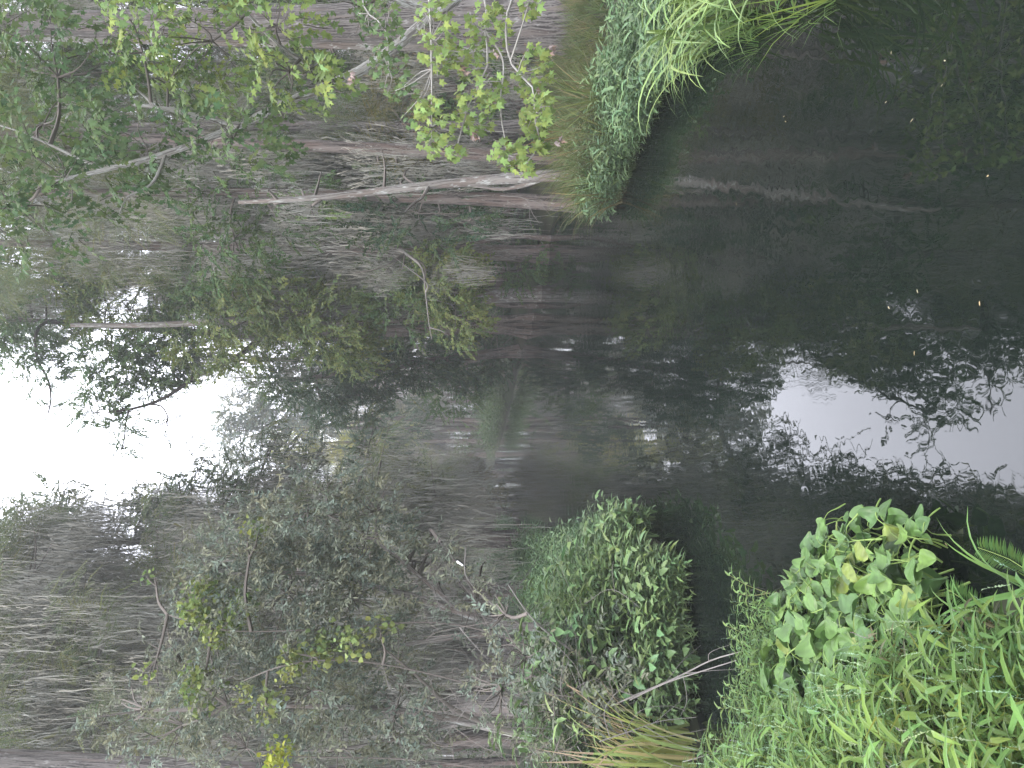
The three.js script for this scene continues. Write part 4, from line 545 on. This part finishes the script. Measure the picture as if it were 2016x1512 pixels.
// ---------------------------------------------------------------- a bird on a dead stub
{
  const c = at(906, 1108, 8.0), g = thing('small_bird', 'small bird with dark head and back and white breast perched among the left bushes', 'bird', c);
  const R = 30, mc = new MarchingCubes(R, std({ roughness: 0.8 }), false, false, 60000); mc.isolation = 0;
  const seg = (p, a, b, ra, rb) => { const ab = b.clone().sub(a), t = clamp(p.clone().sub(a).dot(ab) / ab.lengthSq(), 0, 1); return p.distanceTo(a.clone().addScaledVector(ab, t)) - lerp(ra, rb, t); };
  const ax = new V3(0.6, 0.8, 0).normalize(), bones = [[ax.clone().multiplyScalar(-0.32), ax.clone().multiplyScalar(0.2), 0.15, 0.2], [ax.clone().multiplyScalar(0.2), ax.clone().multiplyScalar(0.5), 0.17, 0.13], [ax.clone().multiplyScalar(0.52), ax.clone().multiplyScalar(0.55).add(new V3(-0.2, 0.1, 0.1)), 0.1, 0.012], [ax.clone().multiplyScalar(-0.3), ax.clone().multiplyScalar(-0.9), 0.09, 0.05]];
  for (let k = 0; k < R; k++) for (let j = 0; j < R; j++) for (let i = 0; i < R; i++) { const p = new V3(i, j, k).multiplyScalar(2 / R).subScalar(1); let d = 9; for (const b of bones) { const e = seg(p, ...b), h = clamp(0.5 + 0.5 * (e - d) / 0.08, 0, 1); d = lerp(e, d, h) - 0.08 * h * (1 - h); } mc.field[i + j * R + k * R * R] = -d; }
  mc.update();
  const n = mc.count, pos = mc.positionArray.slice(0, n * 3), nor = mc.normalArray.slice(0, n * 3), col = [], sc = 0.1;
  for (let i = 0; i < n; i++) { const p = new V3(pos[i * 3], pos[i * 3 + 1], pos[i * 3 + 2]), al = p.dot(ax), back = p.x * 0.8 - p.y * 0.6; const dark = al > 0.4 || back > 0.07 || al < -0.42; col.push(...(dark ? [0.03, 0.03, 0.028] : [0.6, 0.59, 0.56])); pos[i * 3] = c.x + p.x * sc; pos[i * 3 + 1] = c.y + p.y * sc; pos[i * 3 + 2] = c.z + p.z * sc; }
  const geo = new THREE.BufferGeometry(); geo.setAttribute('position', new THREE.BufferAttribute(pos, 3)); geo.setAttribute('normal', new THREE.BufferAttribute(nor, 3)); geo.setAttribute('color', new THREE.Float32BufferAttribute(col, 3));
  part('body', geo, std({ vertexColors: true, roughness: 0.8 }), g);
  for (const s of [-0.012, 0.012]) part('leg', tube([c.clone().add(new V3(0.012 + s * 0.3, -0.022, s)), c.clone().add(new V3(0.004, -0.042, s))], taper(0.0022, 0.0018), 5, 3), M.darkTwig, g);
  const p0 = c.clone().add(new V3(0.004, -0.046, 0)); const st = thing('dead_branch', 'pale dead stub that the small dark headed bird perches on', 'branch', p0);
  part('stem', tube([p0.clone().add(new V3(0.16, -0.01, 0.02)), p0.clone().add(new V3(0.05, -0.008, 0)), p0.clone().add(new V3(-0.1, 0.0, 0)), p0.clone().add(new V3(-0.35, -0.16, -0.1)), p0.clone().add(new V3(-0.7, -0.6, -0.1))], taper(0.006, 0.014), 6, 12), M.deadTwig, st);
}

// ---------------------------------------------------------------- water hyacinths
function padLeaf(seed, W, L, cup, curl) { // a spade-shaped leaf blade in its own axes: base at 0, along +z, facing +y
  const r = rnd(seed), nu = 7, nv = 6, pos = [], col = [], idx = [];
  for (let j = 0; j <= nu; j++) for (let i = 0; i <= nv; i++) {
    const u = j / nu, k = (i / nv) * 2 - 1, wid = Math.pow(Math.sin(Math.PI * Math.pow(u * 0.96 + 0.02, 0.6)), 0.6) * (u > 0.8 ? 1 - (u - 0.8) * 0.9 : 1);
    const x = k * wid * W / 2, z = L * (u - (1 - Math.abs(u - 0.12) * 2) * 0.06 * Math.abs(k)), y = cup * x * x / W - curl * L * u * u + 0.004 * Math.sin(k * 7 + u * 9 + seed) * W * 8;
    pos.push(x, y, z); const m = 0.9 + 0.25 * noise3(x * 40, z * 40, seed) + (Math.abs(k) < 0.1 ? 0.15 : 0) + (u < 0.15 ? 0.2 : 0); const br = sstep(noise3(x * 30, z * 30, seed + 9) + (Math.abs(k) > 0.9 || u > 0.9 ? 0.3 : 0), 1.05, 1.25); col.push(lerp(m, 2.2, br * 0.6), lerp(m, 0.9, br * 0.6), m * (1 - 0.3 * br));
    if (j < nu && i < nv) { const q = j * (nv + 1) + i; idx.push(q, q + nv + 1, q + 1, q + 1, q + nv + 1, q + nv + 2); }
  }
  const g = new THREE.BufferGeometry(); g.setAttribute('position', new THREE.Float32BufferAttribute(pos, 3)); g.setAttribute('color', new THREE.Float32BufferAttribute(col, 3)); g.setIndex(idx); g.computeVertexNormals(); return g;
}
{
  const leaves = Array.from({ length: 8 }, (_, i) => padLeaf(500 + i, 0.1 + 0.008 * (i % 4), 0.098 + 0.006 * (i % 3), [0.5, -0.4, 0.9, 1.3, -0.7, 0.7, 1.7, 0.3][i], [0.15, 0.25, 0.05, 0.1, 0.35, 0.2, 0, 0.3][i]));
  const tones = [[0.078, 0.155, 0.036], [0.095, 0.18, 0.04], [0.062, 0.13, 0.034], [0.115, 0.2, 0.04], [0.15, 0.2, 0.035]].map((c) => leafMat({ clearcoat: 0.6, clearcoatRoughness: 0.33, transmission: 0.25, color: new THREE.Color().setRGB(...c) }));
  const stalk = std({ color: new THREE.Color().setRGB(0.15, 0.22, 0.06), roughness: 0.5 });
  const stalks = [0, 1, 2, 3].map((k) => { const r = rnd(520 + k); return tube([new V3(0, -0.16, -0.05 - 0.02 * k), new V3((r() - 0.5) * 0.02, -0.1, -0.07), new V3((r() - 0.5) * 0.02, -0.03, -0.045), new V3(0, 0, 0.004)], (t) => lerp(0.0042, 0.0019, t) + 0.0022 * Math.exp(-Math.pow((t - 0.25) * 5, 2)), 6, 7); });
  function hyLeaf(parent, p, r, sc, stuff) {
    const m = shade(new THREE.Mesh(leaves[Math.floor(r() * 8)], tones[Math.floor(Math.pow(r(), 1.5) * 4.4)])); m.name = 'leaf';
    const yaw = r() * 6.28, tilt = 0.15 + r() * 0.75; m.rotation.order = 'YXZ'; m.rotation.set(r() < 0.75 ? -tilt + 0.45 : tilt, yaw, (r() - 0.5) * 0.9); m.scale.setScalar(sc); m.position.copy(p).sub(parent.position);
    const s = shade(new THREE.Mesh(stalks[Math.floor(r() * 4)], stalk)); s.name = 'petiole'; m.add(s); parent.add(m); return m;
  }
  const POLY = [[1505, 1260], [1540, 1150], [1600, 1060], [1650, 1045], [1700, 1060], [1760, 1085], [1810, 1105], [1835, 1150], [1835, 1215], [1800, 1265], [1740, 1290], [1660, 1330], [1610, 1390], [1530, 1425], [1490, 1390]];
  const inside = (x, y) => { let c = false; for (let i = 0, j = POLY.length - 1; i < POLY.length; j = i++) { const [xi, yi] = POLY[i], [xj, yj] = POLY[j]; if ((yi > y) !== (yj > y) && x < (xj - xi) * (y - yi) / (yj - yi) + xi) c = !c; } return c; };
  const r = rnd(531), foot = atY(1690, 1220, 0), g = thing('water_hyacinths', 'floating mat of water hyacinths with glossy rounded leaves in front of the bank', 'water hyacinth', foot);
  const spots = []; for (let tries = 0; tries < 9000 && spots.length < 296; tries++) { const x = 1480 + r() * 370, y = 1030 + r() * 400; if (!inside(x, y)) continue; const p = atY(x, y, 0.1 + 0.17 * r()); const gap = 0.05; if (spots.some((q) => q.distanceTo(p) < gap)) continue; spots.push(p); }
  for (const p of spots) hyLeaf(g, p, r, (0.66 + 0.36 * r()) * lerp(1, 1.4, sstep(-p.x, 0.9, 1.9)));
  const low = []; for (let i = 0; i < 560; i++) { const x = 1485 + r() * 365, y = 1040 + r() * 390; if (inside(x, y)) { const p = atY(x, y, 0.02 + 0.11 * r()); low.push([p, null, 0.55 + 0.5 * r(), jit(r, [0.055, 0.11, 0.025], 0.35)]); } }
  scatter('lower_leaves', leaves, M.gloss, low, g, r);
  const edge = [[1690, 1032, 4, 'floating water hyacinth sticking out at the right tip of the mat'], [1735, 1042, 5, 'water hyacinth with a bright yellow green folded leaf at the right rim'], [1800, 1045, 6, 'outermost water hyacinth leaning over open water nearest the camera'], [1632, 1038, 4, 'small water hyacinth with a yellowing stalk at the far right corner of the mat']];
  for (const [x, y, n, label] of edge) { const f = atY(x, y + 10, 0.0), h = thing('water_hyacinth', label, 'water hyacinth', f); for (let k = 0; k < n; k++) hyLeaf(h, atY(x + (r() - 0.5) * 44, y + (r() - 0.5) * 40, 0.1 + 0.1 * r()), r, 0.62 + 0.28 * r()); }
}

// ---------------------------------------------------------------- the near bank: smartweed and grass
const WEED = [0.09, 0.172, 0.042];
S.weed = [1, 2, 3].map((k) => { // smartweed: jointed stem, long narrow leaves, a thin spike of pale flowers
  const g = new Soup(), r = rnd(600 + k), H = 0.34, bend = (r() - 0.5) * 0.25; let prev = new V3();
  for (let i = 0; i < 17; i++) {
    const t = (i + 1) / 17, o = new V3(bend * t * t, H * t, 0.1 * t * t * (r() - 0.5)), a = i * 2.5 + r() * 0.8, d = new V3(Math.cos(a), 0.75 - 0.4 * r(), Math.sin(a)).normalize(), n = new V3(-d.x * d.y, 1 - d.y * d.y, -d.z * d.y).normalize();
    leaf4(g, o, d, n, 0.075 * (0.7 + 0.6 * r()), 0.0125 * (0.75 + 0.5 * r()), jit(r, [1, 1, 1], 0.3), 0.35, 0.35 + 0.3 * r());
    const w = 0.0022; g.tri(prev.clone().add(new V3(w, 0, 0)), prev.clone().add(new V3(-w, 0, 0)), o, [1.1, 0.8, 0.6]); g.tri(prev.clone().add(new V3(0, 0, w)), prev.clone().add(new V3(0, 0, -w)), o, [1.1, 0.8, 0.6]); prev = o;
  }
  if (k !== 2) { let p = prev.clone(); const d = new V3((r() - 0.5) * 0.8, 1, (r() - 0.5) * 0.8).normalize(); for (let i = 0; i < 9; i++) { const q = add(p, d, 0.0065); for (let m = 0; m < 2; m++) { const e = rv(r).normalize().multiplyScalar(0.004); g.tri(p, q, q.clone().add(e), [2.6, 2.0, 5]); } d.x += (r() - 0.5) * 0.15; d.y -= 0.03; p = q; } }
  return g.build();
});
const bankEdge = (d) => -0.42 - 0.66 * (d - 2.2);
bed('smartweed', 'thick bright green bed of narrow leaved smartweed covering the near left bank', 'smartweed', 161, 4600, ['weed'], M.leaf, (r) => { const d = 1.7 + Math.pow(r(), 0.8) * 3.7, e = bankEdge(d) - 0.24 - 0.08 * sstep(d, 2.8, 3.6) - 0.12 * Math.max(0, noise3(d * 3, 1, 1)), x = e - Math.pow(r(), 1.1) * Math.max(0.4, (-0.55 * d - 0.3 - e) * -1 + 0.2); const z = -d, edge = e - x, nz = noise3(x * 3.1, 6, z * 3.1), n2 = noise3(x * 1.3, 16, z * 1.3); if (nz > 0.45 && r() < 0.7) return null; return { p: new V3(x, Math.min(0.16, Math.max(0.0, groundY(x, z))) + r() * 0.16 - 0.08 * (edge < 0.1 ? 1 : 0), z), s: (0.7 + 0.5 * r()) * (1 + 0.25 * n2), c: r() < 0.025 ? [0.15, 0.15, 0.075] : [WEED[0] * (1 + 0.25 * n2), WEED[1] * (1 + 0.12 * n2), WEED[2]] }; });
bed('smartweed', 'second growth of smartweed between the water hyacinths and the bank', 'smartweed', 162, 700, ['weed'], M.leaf, (r) => { if (r() < 0.3) { const p = atY(1520 + r() * 70, 1180 + r() * 300, 0); return { p: new V3(p.x, -0.06 + r() * 0.1, p.z), s: 0.6 + 0.4 * r(), c: WEED.map((c) => c * 0.85) }; } const x = 1480 + r() * 300, y = 1270 + r() * 200; if (y < 1345 + (1790 - x) * 0.34 + 40 * r()) return null; const p = atY(x, y, 0); return { p: new V3(p.x, -0.05 + r() * 0.12, p.z), s: 0.75 + 0.35 * r(), c: WEED }; });
{ // single stems that stand clear of the bed, against the dark water, each with its own leaves
  const r = rnd(171), stems = [[1436, 1132, 5.15, 'smartweed stem farthest right, leaning over the dark water behind the hyacinths'], [1452, 1168, 5.1, 'low smartweed stem second from the right behind the water hyacinths'], [1430, 1232, 5.2, 'smartweed stem with star shaped leaf tips beside the pale dead branch'], [1446, 1256, 5.15, 'short smartweed stem just left of the one beside the dead branch'], [1420, 1372, 5.3, 'tallest smartweed stem standing up left of the pale dead branch'], [1432, 1350, 5.25, 'leafy smartweed stem next to the tallest one behind the hyacinths'], [1414, 1395, 5.35, 'smartweed stem leaning at the left of the dark inlet'], [1455, 1310, 5.1, 'smartweed stem in front of the pale dead branch foot']];
  for (const [x, y, d, label] of stems) {
    const top = at(x, y, d), foot = top.clone().add(new V3(-0.05 + (r() - 0.5) * 0.2, 0, 0.12)); foot.y = 0.02; const g = thing('smartweed_stem', label, 'smartweed', foot), p = [foot, foot.clone().lerp(top, 0.5).add(new V3((r() - 0.5) * 0.05, 0.02, 0)), top];
    part('stem', tube(p, taper(0.004, 0.0015), 5, 8), std({ color: new THREE.Color().setRGB(0.16, 0.17, 0.07) }), g); const c = new THREE.CatmullRomCurve3(p);
    for (let i = 0; i < 14; i++) { const t = 0.3 + 0.7 * (i + 1) / 14, a = i * 2.5, s = new Soup(), dd = new V3(Math.cos(a), 0.5, Math.sin(a)).normalize(), n = new V3(-dd.x * dd.y, 1 - dd.y * dd.y, -dd.z * dd.y).normalize(); leaf4(s, c.getPoint(t), dd, n, 0.075 + 0.03 * r(), 0.015 + 0.005 * r(), jit(r, [0.12, 0.2, 0.05], 0.2), 0.3, 0.4); part('leaf', s.build(), M.leaf, g); }
  }
  // broad grass shoots standing in the smartweed at the bottom
  const shoots = [[2000, 1165, 2.3, 9, 'broad leaved grass shoot at the lower edge beside the feathery sprig'], [1960, 1250, 2.4, 8, 'broad grass shoot arching over the water at the bank corner'], [2000, 1440, 2.2, 8, 'broad grass shoot low in the smartweed at the bottom left'], [1790, 1330, 2.9, 7, 'broad grass shoot at the border of hyacinths and smartweed'], [1880, 1400, 2.55, 8, 'broad grass shoot in the middle of the near smartweed'], [1850, 1290, 2.7, 7, 'broad grass shoot bending right over the smartweed near the feathery tip'], [1700, 1430, 3.1, 7, 'broad grass shoot farther left among the smartweed'], [1930, 1490, 2.3, 7, 'broad grass shoot at the left edge of the near smartweed'], [1980, 1330, 2.25, 8, 'broad grass shoot rising from the bottom of the near smartweed']];
  for (const [x, y, d, n, label] of shoots) { const top = at(x, y, d), foot = top.clone(); foot.y = Math.max(0, groundY(foot.x, foot.z)); const g = thing('grass_shoot', label, 'grass', foot); part('stem', tube([foot, top.clone().add(new V3(0.01, -0.08, 0))], taper(0.004, 0.003), 6, 4), std({ color: new THREE.Color().setRGB(0.2, 0.2, 0.08) }), g); for (let i = 0; i < n; i++) { const s = new Soup(), o = foot.clone().lerp(top, 0.35 + 0.5 * i / n); blade(s, o, i * 2.3 + r(), 0.28 + 0.14 * r(), 0.6 + 0.5 * r(), 0.008 + 0.003 * r(), jit(r, [0.13, 0.23, 0.055], 0.18), 8, r); part('blade', s.build(), M.leaf, g); } }
  // feathery sprigs
  const ferns = [[[2040, 1130, 2.25], [1985, 1100, 2.3], [1925, 1078, 2.36], 'feathery sprig pointing to the water at the bottom edge'], [[1990, 1225, 2.35], [1930, 1200, 2.4], [1862, 1158, 2.5], 'feathery sprig with a pale tip at the bank corner']];
  for (const [a, b, c, label] of ferns) { const P = [at(...a), at(...b), at(...c)], foot = P[0].clone(); foot.y = Math.max(0, groundY(foot.x, foot.z)); const g = thing('feathery_sprig', label, 'plant', foot), cv = new THREE.CatmullRomCurve3(P); part('stem', tube([foot, ...P], taper(0.003, 0.001), 5, 10), std({ color: new THREE.Color().setRGB(0.14, 0.2, 0.06) }), g); const s = new Soup(); for (let i = 0; i < 64; i++) { const t = 0.1 + 0.88 * i / 64, o = cv.getPointAt(t), T = cv.getTangentAt(t), up = new V3(0, 1, 0), sd = new V3().crossVectors(T, up).normalize().multiplyScalar(i % 2 ? 1 : -1), L = 0.055 * Math.sin(Math.PI * (0.15 + 0.8 * (1 - t))) + 0.01; const dir = add(sd, T, 0.45).add(new V3(0, 0.25 * (r() - 0.2), 0)).normalize(); leaf2(s, o, dir, up, L, 0.0045, jit(r, WEED, 0.15), 0.2, 0.2); } part('leaflets', s.build(), M.leaf, g, 'stuff'); }
}
{ // small leaves adrift on the water
  const r = rnd(181); [[1755, 100], [1862, 120], [1852, 171], [1545, 228], [1548, 240], [1742, 203], [1798, 233], [1947, 345], [1450, 404], [1748, 603], [1800, 690], [1928, 592], [1805, 569], [1866, 1075]].forEach(([x, y], i) => {
    const p = atY(x, y, 0.006), s = new Soup(), a = r() * 6.28, d = new V3(Math.cos(a), 0, Math.sin(a)); leaf4(s, p, d, new V3(0, 1, 0), 0.012 + 0.014 * r(), 0.007, jit(r, [0.2, 0.16, 0.09], 0.4), 0.3, -0.1); const g = thing('floating_leaf', 'tiny pale fallen leaf adrift on the dark water', 'leaf', p, 'fallen leaves adrift on the dark water'); part('blade', s.build(), M.dry, g);
  });
}
renderer.render(scene, camera);
